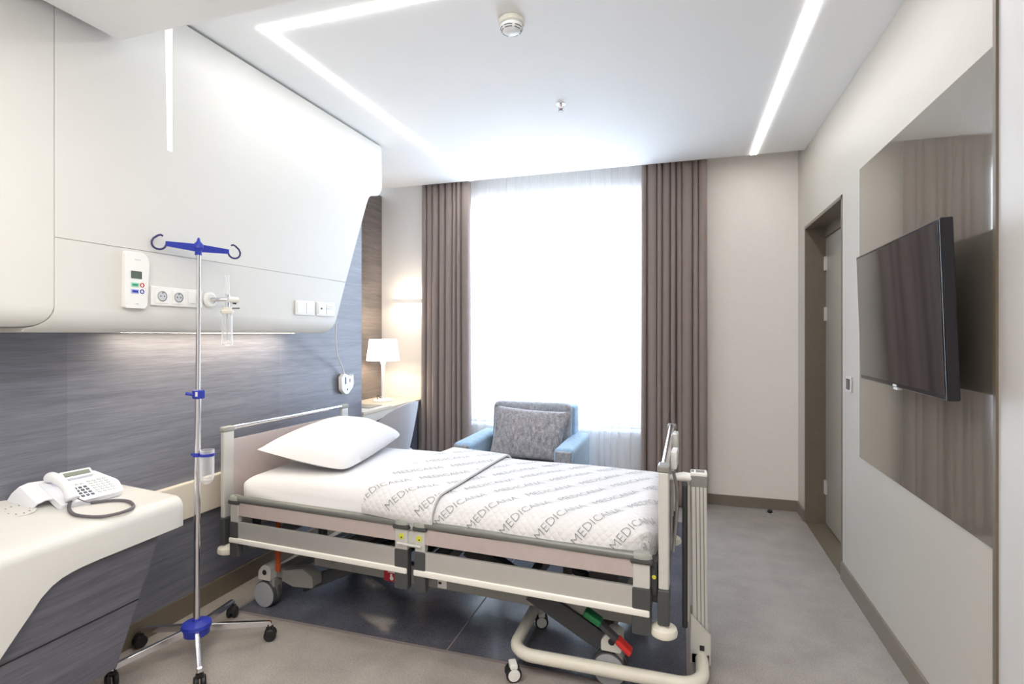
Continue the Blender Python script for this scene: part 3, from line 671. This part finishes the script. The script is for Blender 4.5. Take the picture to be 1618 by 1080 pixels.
siderail(.050, 1.075, BW-.06+.03, 1, None); siderail(1.112, 2.105, BW-.06+.03, 1, None)
for u in (1.05, 1.138):
    b = B(); disc(b, (u-.004, fv-.0008, .518), (0, -1, 0), .0135, .0014, 20); disc(b, (u-.003, fv-.0018, .513), (0, -1, 0), .004, .0008, 10, mi=1); o = obj('sticker', b, [M['yellow'], M['dark_ink']], t, label='round yellow sticker')
    for p in o.data.polygons:
        if p.center.length and (Vector((p.center.x, 0, p.center.z))-Vector((u-.003, 0, .513))).length < .0041 and p.area < 2e-5: p.material_index = 1
b = B(); tube(b, [(1.03, fv-.008, .488), (1.148, fv-.008, .486)], .0055, 10); box(b, 1.072, 1.11, fv+.01, fv+.03, .47, .54, .003); obj('rail_latch', b, M['alu'], t)
# platform frame
b = B()
for v in (.11, BW-.21): box(b, .45, 2.09, v, v+.04, .243, .33, .006)
for u in (.06, .55, 1.05, 1.09, 1.55, 2.05): box(b, u, u+.04, .07, BW-.13, .29, .34)
obj('platform_frame', b, M['frame'], t)
b = B()
for u0, u1 in ((.06, .60), (.64, 1.05), (1.09, 1.5), (1.54, 2.09)): box(b, u0, u1, .02, BW-.08, .505, .53, .006)
for u in (.1, .52, .95, 1.4, 1.75, 2.03):
    for v in (.06, BW-.14): box(b, u, u+.03, v, v+.03, .34, .51)
obj('mattress_platform', b, M['darkgrey'], t)
b = B(); box(b, .862, .927, .1085, .1105, .236, .292, .0005, mi=0); sk = obj('red_label', b, M['red'], t, label='red square label with a white symbol')
b = B(); disc(b, (.905, .1085, .252), (0, -1, 0), .010, .0008, 16); box(b, .898, .908, .1075, .1085, .260, .272); box(b, .885, .92, .1075, .1085, .278, .282); obj('symbol', b, M['whitem'], sk)
b = B(); box(b, 1.150, 1.195, .106, .1105, .25, .285, .001); sk = obj('junction_tag', b, M['whitem'], t); b = B(); box(b, 1.155, 1.17, .1048, .1062, .268, .278); obj('tag_mark', b, M['black'], sk)
# chassis: cross beams, casters, lift arms
for u, us in ((.245, .165), (1.91, 1.935)):
    b = B(); box(b, u-.03, u+.03, .10, BW-.16, .15, .205, .008, 3); xb = obj('cross_beam', b, M['frame'], t)
    for v in (.10, BW-.16):
        s_ = -1 if v < .5 else 1
        b = B(); prism(b, fillet([(us-.03, .145), (us+.05, .145), (us+.05, .205), (us+.03, .222), (us, .222), (us-.03, .185)], [.005, .01, .005, .01, .03, .02], 5), lambda x, z: (x, v-.035, z), lambda x, z: (x, v+.035, z))
        bevel(b, b.edges[:], .003, 1); hs_ = obj('caster_housing', b, M['alu'], t)
        b = B(); disc(b, (us+.012, v-.035, .185), (0, -1, 0), .013, .004, 16); obj('pivot_plug', b, M['black'], hs_)
        b = B(); box(b, us+.02, us+.055, v-.02, v+.045, .06, .15, .01, 3); obj('fork', b, M['frame'], hs_)
        for q in (-1, 1):
            b = B(); lathe(b, [(0, 0), (.02, 0), (.022, .004), (.045, .003), (.055, .006), (.066, .004), (.067, .014), (.062, .024), (0, .024)], (us, v+q*.008 if q > 0 else v-.008, .067), (0, q, 0), 32); wh = obj('wheel', b, M['wheelg'], hs_)
            b = B(); lathe(b, [(.0605, .000), (.0672, .001), (.0676, .012), (.0665, .020), (.0605, .0235)], (us, v+q*.008, .067), (0, q, 0), 32); obj('tyre', b, M['darkgrey'], hs_)
b = B()
for v in (.12, BW-.24): box(b, .25, 1.93, v+.03, v+.07, .118, .148, .006)
for f in (0,): pass
def bar(b, u0, z0, u1, z1, v0, v1, th):
    d = Vector((u1-u0, z1-z0)).normalized(); n = Vector((-d.y, d.x))*th/2
    prism(b, [(u0+n.x, z0+n.y), (u1+n.x, z1+n.y), (u1-n.x, z1-n.y), (u0-n.x, z0-n.y)], lambda x, z: (x, v0, z), lambda x, z: (x, v1, z))
b.free()
for v in (.155, BW-.26):
    b = B(); bar(b, .33, .098, .98, .40, v, v+.05, .058); bevel(b, b.edges[:], .005, 2); obj('lift_arm', b, M['arm'], t)
for v in (.095, BW-.24):
    b = B(); bar(b, 1.30, .455, 1.90, .158, v, v+.05, .080); bevel(b, b.edges[:], .005, 2); obj('lift_arm', b, M['arm'], t)
b = B(); tube(b, [(1.0, .2, .33), (1.0, BW-.25, .33)], .02, 12); tube(b, [(1.36, .12, .425), (1.36, BW-.19, .425)], .018, 12); tube(b, [(1.45, .45, .42), (1.85, .45, .2)], .025, 12); tube(b, [(.4, .45, .17), (.95, .45, .34)], .025, 12); obj('actuator', b, M['arm'], t)
b = B(); prism(b, fillet([(.27, .20), (.400, .228), (.462, .196), (.466, .142), (.34, .130), (.27, .15)], [.01, .02, .02, .01, .01, .01]), lambda x, z: (x, .085, z), lambda x, z: (x, .15, z)); bevel(b, b.edges[:], .004, 2); obj('pivot_bracket', b, M['frame'], t)
b = B(); prism(b, [(1.80, .40), (1.95, .40), (1.90, .18), (1.80, .18)], lambda x, z: (x, .32, z), lambda x, z: (x, .36, z)); obj('actuator_bracket', b, M['frame'], t)
b = B(); box(b, .255, .285, .055, .062, .205, .50, .002); obj('strap', b, M['orange'], t, label='orange strap')
b = B(); bar(b, 1.845, .302, 1.912, .266, .015, .065, .026); bevel(b, b.edges[:], .008, 3); obj('brake_pedal', b, M['green'], t, label='green end of the brake pedal')
b = B(); bar(b, 1.90, .268, 1.985, .205, .025, .055, .018); obj('brake_link', b, M['arm'], t)
b = B(); bar(b, 1.972, .216, 2.028, .172, .015, .065, .022); bevel(b, b.edges[:], .008, 3); obj('brake_pedal', b, M['redp'], t, label='red end of the brake pedal')
b = B(); box(b, 2.105, 2.13, -.01, .05, .43, .56, .006); box(b, 2.11, 2.132, .0, .04, .40, .44, .004); obj('rail_hinge', b, M['arm'], t)
b = B(); disc(b, (2.118, -.0105, .50), (0, -1, 0), .008, .001, 12); obj('sticker', b, M['yellow'], t)

# mattress, blanket and pillow share the bed's turn
BM = TM['hospital_bed']
U0, U1, V0, V1 = .055, 2.118, -.012, BW-.052
def wrap(a, lo, hi, r):
    """arc-length coordinate -> (position, drop) over a rounded edge at both ends"""
    q = r*PI/2
    def edge(d):
        if d <= 0: return 0, 0
        if d < q: return r*math.sin(d/r), r*(1-math.cos(d/r))
        return r, r+d-q
    if a < lo+r: e, dr = edge(lo+r-a); return lo+r-e, dr
    if a > hi-r: e, dr = edge(a-(hi-r)); return hi-r+e, dr
    return a, 0
def surf(s, tt, lift=0.0, r=.095, wr=1.0):
    u, du = wrap(s, U0-lift, U1+lift, r); v, dv = wrap(tt, V0-lift, V1+lift, r)
    zk = max(0, min(1, (s-.7)/.6)); zt0 = .688-.022*zk*zk*(3-2*zk); crown = .010*math.sin(PI*max(0, min(1, (v-V0)/(V1-V0))))
    z = zt0+crown+lift-min(du+dv, .125) if du*dv == 0 else zt0+crown+lift-min(math.hypot(du, dv), .125)
    # corners are rounded in plan
    cr = .11
    for uc, su in ((U0, 1), (U1, -1)):
        for vc, sv in ((V0, 1), (V1, -1)):
            a, c = (u-uc)*su, (v-vc)*sv
            if a < cr and c < cr:
                dd = math.hypot(cr-a, cr-c)
                if dd > cr: k = cr/dd; u = uc+su*(cr-(cr-a)*k); v = vc+sv*(cr-(cr-c)*k)
    nz = noise.noise(Vector((s*3.1, tt*3.7, 2.2)))*.006*wr+noise.noise(Vector((s*9, tt*8, 5.2)))*.0018*wr
    return Vector((u, v-(nz*1.2 if dv > .03 and tt < .5 else 0), z+(nz if dv < .06 else 0)))
def msurf(s, tt):
    p = surf(s, tt, -.006, .09)
    u = p.x
    if p.z < .675 and tt < .4 and u < .95:                           # drawn folds of the sheet on the near side
        k = max(0, math.sin((p.z-.62)*58+u*6.2+1.5*math.sin(u*5)))*.013*math.exp(-((u-.55)/.38)**2); p.y -= k
    return p
E_ = .125
mt_ = thing('mattress', 'white sheeted mattress lying on the hospital bed', 'mattress', (-2.212, 2.186, .53), R(-3.063)); 
def from_bed(bm):
    for v in bm.verts: v.co.z -= .53
b = B(); V = grid(b, 120, 70, lambda a, c: msurf(U0-.07+(U1-U0+.14)*a, V0-.09+(V1-V0+.18)*c))
bv = [[V[i][j] for i in range(121)] for j in (0,)]
loop = [V[i][0] for i in range(121)]+[V[120][j] for j in range(1, 71)]+[V[i][70] for i in range(119, -1, -1)]+[V[0][j] for j in range(69, 0, -1)]
low = [b.verts.new((min(max(v.co.x, U0+.01), U1-.01), min(max(v.co.y, V0+.012), V1-.012), .533)) for v in loop]
for i in range(len(loop)):
    j = (i+1) % len(loop); b.faces.new((loop[j], loop[i], low[i], low[j]))
b.faces.new(low[::-1]); from_bed(b); o = obj('sheet', b, M['linen'], mt_, smooth=70)

# quilted blanket with woven lettering
word = text_mesh('MEDICANA', .054)
wx = max(v.co.x for v in word.vertices); wbm = B(); wbm.from_mesh(word)
bmesh.ops.triangulate(wbm, faces=wbm.faces[:])
for _ in range(2): bmesh.ops.subdivide_edges(wbm, edges=[e for e in wbm.edges if e.calc_length() > .012], cuts=1)
bmesh.ops.triangulate(wbm, faces=wbm.faces[:])
wv = [(v.co.x, v.co.y) for v in wbm.verts]; wbm.verts.ensure_lookup_table(); wbm.verts.index_update(); wf = [[v.index for v in f.verts] for f in wbm.faces]; wbm.free()
def lettering(bm, fn, s0, s1, t0, t1, mi, phase=0, rowstep=.15):
    ca, sa = math.cos(R(56)), math.sin(R(56)); step = wx+.05
    for row in range(-16, 24):
        for k in range(-3, 9):
            bs, bt = row*rowstep+phase+k*step*ca, TT0+.014+k*step*sa
            pts = [(bs+x*ca-y*sa, bt+x*sa+y*ca) for x, y in wv]
            if max(p[0] for p in pts) < s0 or min(p[0] for p in pts) > s1 or min(p[1] for p in pts) > t1 or max(p[1] for p in pts) < t0: continue
            ok = [s0+.004 < p[0] < s1-.004 and t0+.004 < p[1] < t1-.004 for p in pts]
            vs = [bm.verts.new(fn(*p)) if o_ else None for p, o_ in zip(pts, ok)]
            for f in wf:
                if all(vs[i] is not None for i in f):
                    bm.faces.new([vs[i] for i in f]).material_index = mi
    bmesh.ops.delete(bm, geom=[v for v in bm.verts if not v.link_faces], context='VERTS')
TT0, TT1 = V0-.088, V1+.08
bt = thing('quilted_blanket', 'white quilted blanket with grey diagonal lettering spread over the bed', 'blanket', (-2.212, 2.186, .6), R(-3.063))
def layer(name, s0, s1, t0, t1, lift, phase, nu, nv, edge=.006):
    f = lambda s, tt, e=0: surf(s, tt, lift+e+.0015*math.cos(s*65)*math.cos(tt*65)*0)
    def fn(a, c):
        s = s0+(s1-s0)*a; tt = t0+(t1-t0)*c; p = f(s, tt)
        return p
    b = B(); V = grid(b, nu, nv, fn, uv=lambda a, c: (s0+(s1-s0)*a, t0+(t1-t0)*c))
    # hem: turn the border down on to the layer below
    g2 = lambda a, c: surf(s0+(s1-s0)*a, t0+(t1-t0)*c, .0005 if lift < .015 else lift-.010)
    edgev = [(i, 0) for i in range(nu+1)]+[(nu, j) for j in range(1, nv+1)]+[(i, nv) for i in range(nu-1, -1, -1)]+[(0, j) for j in range(nv-1, 0, -1)]
    L2 = [b.verts.new(g2(i/nu, j/nv)) for i, j in edgev]; L1 = [V[i][j] for i, j in edgev]
    for i in range(len(L1)):
        j = (i+1) % len(L1); b.faces.new((L1[j], L1[i], L2[i], L2[j]))
    for v in b.verts: v.co.z -= .6
    o = obj(name, b, M['quilt'], bt, smooth=60)
    b = B(); lettering(b, lambda s, tt: surf(s, tt, lift+.0024)-Vector((0, 0, .6)), s0, s1, t0, t1, 0, phase)
    me = bpy.data.meshes.new('printed_lettering'); b.to_mesh(me); b.free(); me.materials.append(M['ink'])
    q = bpy.data.objects.new('printed_lettering', me); COL.objects.link(q); q.parent = o; q['label'] = 'grey diagonal lettering'
    return o
layer('main_layer', .84, U1+.075, TT0, TT1, .010, .03, 110, 90)
layer('folded_back_layer', .842, 1.198, TT0+.003, TT1-.003, .027, .09, 40, 90)

# pillow
t = thing('pillow', 'plump white pillow leaning on the headboard of the bed', 'pillow', (-1.93, 2.73, .70))
PA, PB, PC, PD = Vector((-2.11, 2.275, .80)), Vector((-1.62, 2.335, .712)), Vector((-1.735, 3.13, .750)), Vector((-2.14, 3.06, .845))
b = B(); n = 28
def pil(a, c, side):
    base = PA.lerp(PB, a).lerp(PD.lerp(PC, a), c)
    nrm = (PB-PA).cross(PD-PA).normalized()
    if nrm.z < 0: nrm = -nrm
    x, y = 2*a-1, 2*c-1
    h = ((1-x*x)*(1-y*y))**.5
    cen = (PA+PB+PC+PD)/4
    pinch = 1+.035*((1-x*x)*abs(y)**3+(1-y*y)*abs(x)**3)-.05*(abs(x*y)**6 if x > 0 else 0)
    p = cen+(base-cen)*pinch
    wr = noise.noise(Vector((a*5, c*7, 1.0+side)))*.008*h
    return p+nrm*side*(h*(.108 if side > 0 else .05)+wr)
top = grid(b, n, n, lambda a, c: pil(a, c, 1)); bot = grid(b, n, n, lambda a, c: pil(a, c, -1))
bmesh.ops.remove_doubles(b, verts=b.verts[:], dist=.0015); obj('pillowcase', b, M['pillow'], t, world=True, smooth=80)

# ================================================================ OVERBED TABLE
t = thing('overbed_table', 'folded overbed table on a cream tubular floor base at the foot of the bed', 'overbed table', (.066, 2.36, 0))
zt = .082
path = [(.078, 2.42, zt), (.078, 2.22, zt)]+[(.078-.09+.09*math.cos(a), 2.22-.09*math.sin(a), zt) for a in [i*PI/16 for i in range(1, 9)]]
path += [(-.2, 2.13, zt), (-.585, 2.13, zt)]+[(-.585-.09*math.sin(a), 2.13+.09-.09*math.cos(a), zt) for a in [i*PI/16 for i in range(1, 9)]]+[(-.675, 2.35, zt), (-.675, 2.56, zt)]
b = B(); tube(b, path, .0255, 18); obj('floor_base', b, M['offw'], t, world=True, smooth=60)
for (x, y, a) in ((-.652, 2.082, .5), (-.640, 2.50, .3), (.07, 2.135, .9), (.078, 2.42, .2)):
    b = B()
    for s_ in (-1, 1): lathe(b, [(0, 0), (.018, .0), (.024, .003), (.0245, .012), (.020, .015), (0, .015)], (0, s_*.004, .0247), (0, s_, 0), 24)
    K = 1.3 if y < 2.1 or x < -.6 else 1.0
    b.transform(Matrix.Translation((x, y, 0)) @ Matrix.Rotation(a, 4, 'Z') @ Matrix.Scale(K, 4)); c = obj('caster', b, M['black'], t, world=True)
    b = B()
    for s_ in (-1, 1): disc(b, (0, s_*.019, .0247), (0, s_, 0), .0185, .002, 20)
    box(b, -.012, .012, -.019, .019, .038, .056, .004); b.transform(Matrix.Translation((x, y, 0)) @ Matrix.Rotation(a, 4, 'Z') @ Matrix.Scale(K, 4)); obj('caster_cover', b, M['whitem'], c, world=True)
b = B(); x0, x1, y0, y1 = .036, .098, 2.325, 2.385
prism(b, fillet([(x0, y0), (x1, y0), (x1, y1), (x0, y1)], [.006]*4, 3), lambda x, y: (x+.006, y, .13), lambda x, y: (x, y, .80))
obj('column', b, M['alu'], t, world=True)
b = B()
for xg in (.055, .070, .084): prism(b, [(xg-.002, y0-.0012), (xg+.002, y0-.0012), (xg+.002, y0+.002), (xg-.002, y0+.002)], lambda x, y: (x+.006, y, .18), lambda x, y: (x, y, .78))
obj('column_groove', b, M['frame'], t, world=True)
b = B(); box(b, x0-.002, x1+.002, y0-.002, y1+.002, .775, .822, .005); obj('column_head', b, M['frame'], t, world=True)
b = B(); box(b, x0-.001, x1+.002, y0-.002, y1+.003, .82, .834, .004); cp_ = obj('top_plate', b, M['whitem'], t, world=True)
b = B(); box(b, .056, .09, y0+.012, y1-.012, .833, .8352, .001); box(b, .038, .049, y0+.012, y1-.012, .833, .8352, .001); obj('plate_window', b, M['frame'], cp_, world=True)
b = B(); tube(b, [(.04, 2.345, .808), (.01, 2.345, .810), (-.03, 2.335, .808), (-.06, 2.33, .803)], .02, 16, radii=[.022, .024, .018, .009], flat=.8); obj('release_handle', b, M['whitem'], t, world=True)
b = B(); prism(b, [(x0-.004, .062), (x1+.01, .062), (x1+.01, .185), (x0-.004, .26)], lambda x, z: (x+.004, y0-.012, z), lambda x, z: (x+.004, y0-.006, z))
prism(b, [(x0-.004, .062), (x1+.01, .062), (x1+.01, .185), (x0-.004, .26)], lambda x, z: (x+.004, y1+.006, z), lambda x, z: (x+.004, y1+.012, z)); box(b, x0, x1+.012, y0-.012, y1+.012, .06, .105, .004); obj('foot_bracket', b, M['alu'], t, world=True)
b = B(); box(b, .07, .088, y0-.0145, y0-.0115, .118, .138); obj('bracket_opening', b, M['black'], t, world=True)
b = B(); box(b, .002, .024, 2.36, 2.56, .17, .765, .008, 3); tp = obj('folded_tabletop', b, M['darkgrey'], t, world=True)
b = B(); box(b, .023, .036, 2.36, 2.40, .2, .78, .003); obj('tabletop_hinge', b, M['alu'], t, world=True)

# ================================================================ ARMCHAIR
t = thing('armchair', 'pale blue velvet armchair in front of the window', 'armchair', (-1.12, 4.0, 0))
def cushion_box(bm, x0, x1, y0, y1, z0, z1, r, puff=.0, mtx=None):
    c = Vector(((x0+x1)/2, (y0+y1)/2, (z0+z1)/2)); h = Vector(((x1-x0)/2, (y1-y0)/2, (z1-z0)/2))
    box(bm, x0, x1, y0, y1, z0, z1, r, 5)
    if mtx is not None: bm.transform(Matrix.Translation(c) @ mtx @ Matrix.Translation(-c))
b = B(); cushion_box(b, -1.60, -1.455, 3.62, 4.30, .08, .612, .035); obj('armrest', b, M['chair_b'], t, world=True, smooth=60)
b = B(); cushion_box(b, -.845, -.70, 3.62, 4.30, .08, .615, .035); obj('armrest', b, M['chair_b'], t, world=True, smooth=60)
for x0 in (-1.585, -.83):
    b = B(); box(b, x0, x0+.115, 3.605, 3.63, .10, .598, .012, 3); obj('armrest_front', b, M['chair_g'], t, world=True, label='grey velvet armrest front')
b = B(); box(b, -1.46, -.84, 3.66, 4.25, .08, .30, .02); obj('seat_base', b, M['chair_b'], t, world=True)
b = B(); cushion_box(b, -1.452, -.848, 3.62, 4.12, .29, .44, .04); obj('seat_cushion', b, M['chair_g'], t, world=True, smooth=60)
b = B(); cushion_box(b, -1.45, -.80, 4.16, 4.36, .10, .84, .03); obj('back_frame', b, M['chair_b'], t, world=True, smooth=60)
b = B(); cushion_box(b, -1.445, -.815, 4.04, 4.19, .42, .865, .05, mtx=Matrix.Rotation(R(-6), 4, 'X')); obj('back_cushion', b, M['chair_g'], t, world=True, smooth=60)
for x in (-1.56, -.74):
    for y in (3.68, 4.26):
        b = B(); lathe(b, [(0, 0), (.018, 0), (.024, .08), (0, .08)], (x, y, 0), seg=14); obj('leg', b, M['arm'], t, world=True)
def pillow_mesh(A_, B_, C_, D_, th, seedz, n=24, pw=.42):
    b = B()
    nrm = (B_-A_).cross(D_-A_).normalized(); cen = (A_+B_+C_+D_)/4
    def f(a, c, sd):
        x, y = 2*a-1, 2*c-1; h = ((1-x*x)*(1-y*y))**pw
        p = A_.lerp(B_, a).lerp(D_.lerp(C_, a), c); pin = 1-.07*((1-abs(x)**2)*abs(y)**3+(1-abs(y)**2)*abs(x)**3)
        return cen+(p-cen)*pin+nrm*sd*(h*th+noise.noise(Vector((a*5, c*5, seedz+sd)))*.006*h)
    grid(b, n, n, lambda a, c: f(a, c, 1)); grid(b, n, n, lambda a, c: f(a, c, -1)); bmesh.ops.remove_doubles(b, verts=b.verts[:], dist=.0012); return b
b = pillow_mesh(Vector((-1.42, 3.90, .455)), Vector((-.86, 3.90, .455)), Vector((-.79, 4.0, .815)), Vector((-1.40, 4.0, .845)), .07, 3)
o = obj('throw_cushion', b, M['cushion'], smooth=80); center(o); tag(o, 'mottled grey rectangular cushion standing on the blue armchair', 'cushion')

# ================================================================ CURTAINS
def curtain(name, x0, x1, folds, y, z0, z1, amp, m, flare=0.0, seed=0, nx=300, nz=24, thick=.0, pw=.55):
    rnd = random.Random(seed); ws = [rnd.uniform(.6, 1.5) for _ in range(folds)]; tot = sum(ws)
    am = [rnd.uniform(.7, 1.15) for _ in range(folds)]; cum = [0]
    for q in ws: cum.append(cum[-1]+q/tot)
    sw = [rnd.uniform(-1, 1) for _ in range(folds)]
    b = B()
    def fn(a, c):
        i = min(int(a*folds), folds-1); fr = a*folds-i
        w = math.sin(PI*fr)**pw if 0 < fr < 1 else 0
        base = cum[i]+(cum[i+1]-cum[i])*(fr-.10*math.sin(2*PI*fr))
        zz = z0+(z1-z0)*c; fl = 1+flare*(1-c)**1.5
        xx = x0+(x1-x0)*base; xm = (x0+x1)/2; xx = xm+(xx-xm)*fl+.012*sw[i]*w*(1-c)
        return Vector((xx, y+amp-2*amp*am[i]*w*(.75+.25*(1-c)), zz))
    grid(b, nx, nz, fn); o = obj(name, b, m, smooth=80)
    if thick:
        md = o.modifiers.new('cloth thickness', 'SOLIDIFY'); md.thickness = thick; md.offset = 0
    return o
o = curtain('drape', -2.34, -1.86, 8, 4.585, .012, 2.88, .045, M['curtain'], .05, 3, thick=.003); center(o); tag(o, 'taupe floor length curtain on the left side of the window', 'curtain', None)
o = curtain('drape', -.32, .195, 9, 4.585, .012, 2.88, .045, M['curtain'], .02, 8, thick=.003); center(o); tag(o, 'taupe floor length curtain on the right side of the window', 'curtain', None)
o = curtain('sheer_curtain', -2.0, -.27, 22, 4.685, .015, 2.88, .012, M['sheer'], 0, 5, nx=660, nz=6, pw=1); center(o); tag(o, 'white translucent sheer curtain across the whole window', 'curtain')

# ================================================================ DESK NICHE
t = thing('writing_desk', 'wall desk with beige top and white front in the niche left of the curtain', 'desk', (-2.6, 4.2, 0))
b = B(); box(b, NX+.002, -2.37, 3.66, WY-.002, .765, .785, .003); obj('desktop', b, M['desktop'], t, world=True)
b = B(); prism(b, [(3.66, .764), (4.55, .764), (4.3, .752), (3.66, .672)], lambda y, z: (-2.39, y, z), lambda y, z: (-2.372, y, z)); obj('front_apron', b, M['white'], t, world=True)
b = B(); box(b, NX+.004, -2.375, 3.662, 4.1, .786, .792, .002); obj('writing_mat', b, M['white'], t, world=True)
b = B(); box(b, NX+.01, -2.385, 4.58, 4.61, 0, .764, .003); obj('side_panel', b, M['deskside'], t, world=True)
b = B(); box(b, NX+.01, NX+.03, 3.66, 4.58, .3, .764); obj('back_panel', b, M['deskside'], t, world=True)
t = thing('table_lamp', 'lit table lamp with white tapered shade on the niche desk', 'lamp', (-2.63, 4.38, .786))
b = B(); lathe(b, [(0, 0), (.092, 0), (.094, .008), (.085, .018), (.02, .026), (0, .026)], seg=30); obj('base', b, M['whitem'], t)
b = B(); tube(b, [(0, 0, .02), (0, 0, .36)], .012, 14, radii=[.013, .017]); obj('stem', b, M['whitem'], t)
b = B(); lathe(b, [(.024, .34), (.026, .40), (.018, .42), (0, .42)], seg=16); obj('socket', b, M['whitem'], t)
b = B(); lathe(b, [(.152, .372), (.125, .57), (.121, .57), (.148, .372)], seg=36); obj('shade', b, M['shade'], t, label='lit white tapered shade')
b = B(); tube(b, bez([(-.02, -.06, .02), (-.04, -.03, .05), (-.03, 0, .03), (-.02, .03, .02)], 5), .004, 6); obj('flex', b, M['black'], t)
l = bpy.data.lights.new('lamp_bulb', 'POINT'); l.energy = 4; l.color = (1, .88, .72); l.shadow_soft_size = .04; lo = bpy.data.objects.new('lamp_bulb', l); COL.objects.link(lo); lo.location = (-2.63, 4.38, .786+.47)
b = B(); box(b, -2.66, -2.44, 3.86, 4.05, .793, .799, .002); o = center(obj('notepad', b, M['frame'])); tag(o, 'thin grey folder lying on the niche desk', 'folder')
t = thing('wall_sconce', 'slim box wall lamp washing light up and down above the table lamp', 'wall lamp', (-2.56, WY-.05, 1.70))
b = B(); box(b, -2.69, -2.30, WY-.085, WY-.001, 1.698, 1.745, .003); obj('housing', b, M['wall'], t, world=True)
for z0, z1 in ((1.745, 1.748), (1.695, 1.698)):
    b = B(); box(b, -2.66, -2.33, WY-.07, WY-.015, z0, z1); obj('lens', b, M['glow'], t, world=True)
# tub chair
t = thing('tub_chair', 'pale grey shell chair pushed up to the niche desk', 'chair', (-2.28, 3.87, 0))
def shell(a, c, off=0):
    an = R(-100)+R(200)*a
    z = .40+c*(.455-.22*abs(2*a-1)**2.2); r = .125+.10*c**.7+off
    return Vector((-2.30+r*math.cos(an)*.95, 3.93+r*math.sin(an), z))
b = B(); nA, nC = 40, 14; g1 = grid(b, nA, nC, lambda a, c: shell(a, c)); g2 = grid(b, nA, nC, lambda a, c: shell(a, c, .022))
for i in range(nA):
    b.faces.new((g1[i][nC], g1[i+1][nC], g2[i+1][nC], g2[i][nC])); b.faces.new((g1[i+1][0], g1[i][0], g2[i][0], g2[i+1][0]))
for j in range(nC):
    b.faces.new((g1[0][j], g1[0][j+1], g2[0][j+1], g2[0][j])); b.faces.new((g1[nA][j+1], g1[nA][j], g2[nA][j], g2[nA][j+1]))
obj('backrest', b, M['seat'], t, world=True, smooth=50)
b = B(); lathe(b, [(0, .38), (.18, .38), (.20, .40), (.20, .43), (.17, .455), (0, .46)], (-2.30, 3.93, 0), seg=30); obj('seat', b, M['seat'], t, world=True)
for sx in (-1, 1):
    for sy in (-1, 1):
        b = B(); tube(b, [(-2.30+sx*.12, 3.93+sy*.12, .385), (-2.30+sx*.19, 3.93+sy*.19, .002)], .012, 10, radii=[.015, .009]); obj('leg', b, M['arm'], t, world=True)

# ================================================================ TELEVISION WALL
b = B(); box(b, RX-.008, RX-.0005, 1.93, 3.175, .77, 2.247, .001); o = center(obj('glass_wall_panel', b, M['glass_panel'])); tag(o, 'large glossy taupe glass panel on the wall behind the television', 'wall panel')
t = thing('television', 'black flat television on a bracket in front of the taupe glass panel', 'television', (.755, 2.34, 1.195))
TVm = Matrix.Translation((.760, 2.337, 1.475)) @ Matrix.Rotation(R(-1.5), 4, 'Z') @ Matrix.Rotation(R(-2.0), 4, 'Y')
hw, hh_ = .443, .272
b = B(); box(b, -.012, .022, -hw, hw, -hh_, hh_, .005, 3, mtx=TVm); obj('casing', b, M['tv'], t, world=True)
b = B(); box(b, .02, .05, -.28, .28, -.2, .14, .012, 3, mtx=TVm); obj('rear_housing', b, M['tv'], t, world=True)
b = B(); box(b, -.0135, -.0115, -hw+.012, hw-.012, -hh_+.018, hh_-.011, .0005, 1, mtx=TVm); obj('screen', b, M['screen'], t, world=True)
b = B(); box(b, -.0145, -.012, -.018, .018, -hh_+.004, -hh_+.012, .001, mtx=TVm); box(b, -.012, .004, -.02, .02, -hh_-.008, -hh_+.001, .001, mtx=TVm); obj('brand_mark', b, M['alu'], t, world=True)
b = B(); box(b, .80, .871, 2.20, 2.47, 1.42, 1.58, .006); box(b, .786, .815, 2.15, 2.52, 1.46, 1.49, .003); obj('wall_bracket', b, M['tv'], t, world=True)
t = thing('wall_thermostat', 'small dark square control in a white frame beside the glass panel', 'wall switch', (RX, 3.365, 1.08))
b = B(); box(b, RX-.010, RX-.0003, 3.322, 3.408, 1.085, 1.17, .003); obj('frame', b, M['alu'], t, world=True)
b = B(); box(b, RX-.0125, RX-.009, 3.335, 3.395, 1.098, 1.157, .002); obj('touch_face', b, M['tv'], t, world=True)
b = B(); box(b, RX-.0132, RX-.012, 3.35, 3.38, 1.12, 1.14, .0005); obj('marking', b, M['lcd'], t, world=True)
t = thing('door_stop', 'small round metal door stop on the floor by the window wall', 'door stop', (.656, 4.60, 0))
b = B(); lathe(b, [(0, .001), (.026, .001), (.026, .010), (.02, .014), (0, .014)], seg=24); obj('base', b, M['chrome'], t)
b = B(); lathe(b, [(0, .014), (.018, .014), (.018, .030), (.014, .034), (0, .034)], seg=24); obj('rubber_buffer', b, M['black'], t)
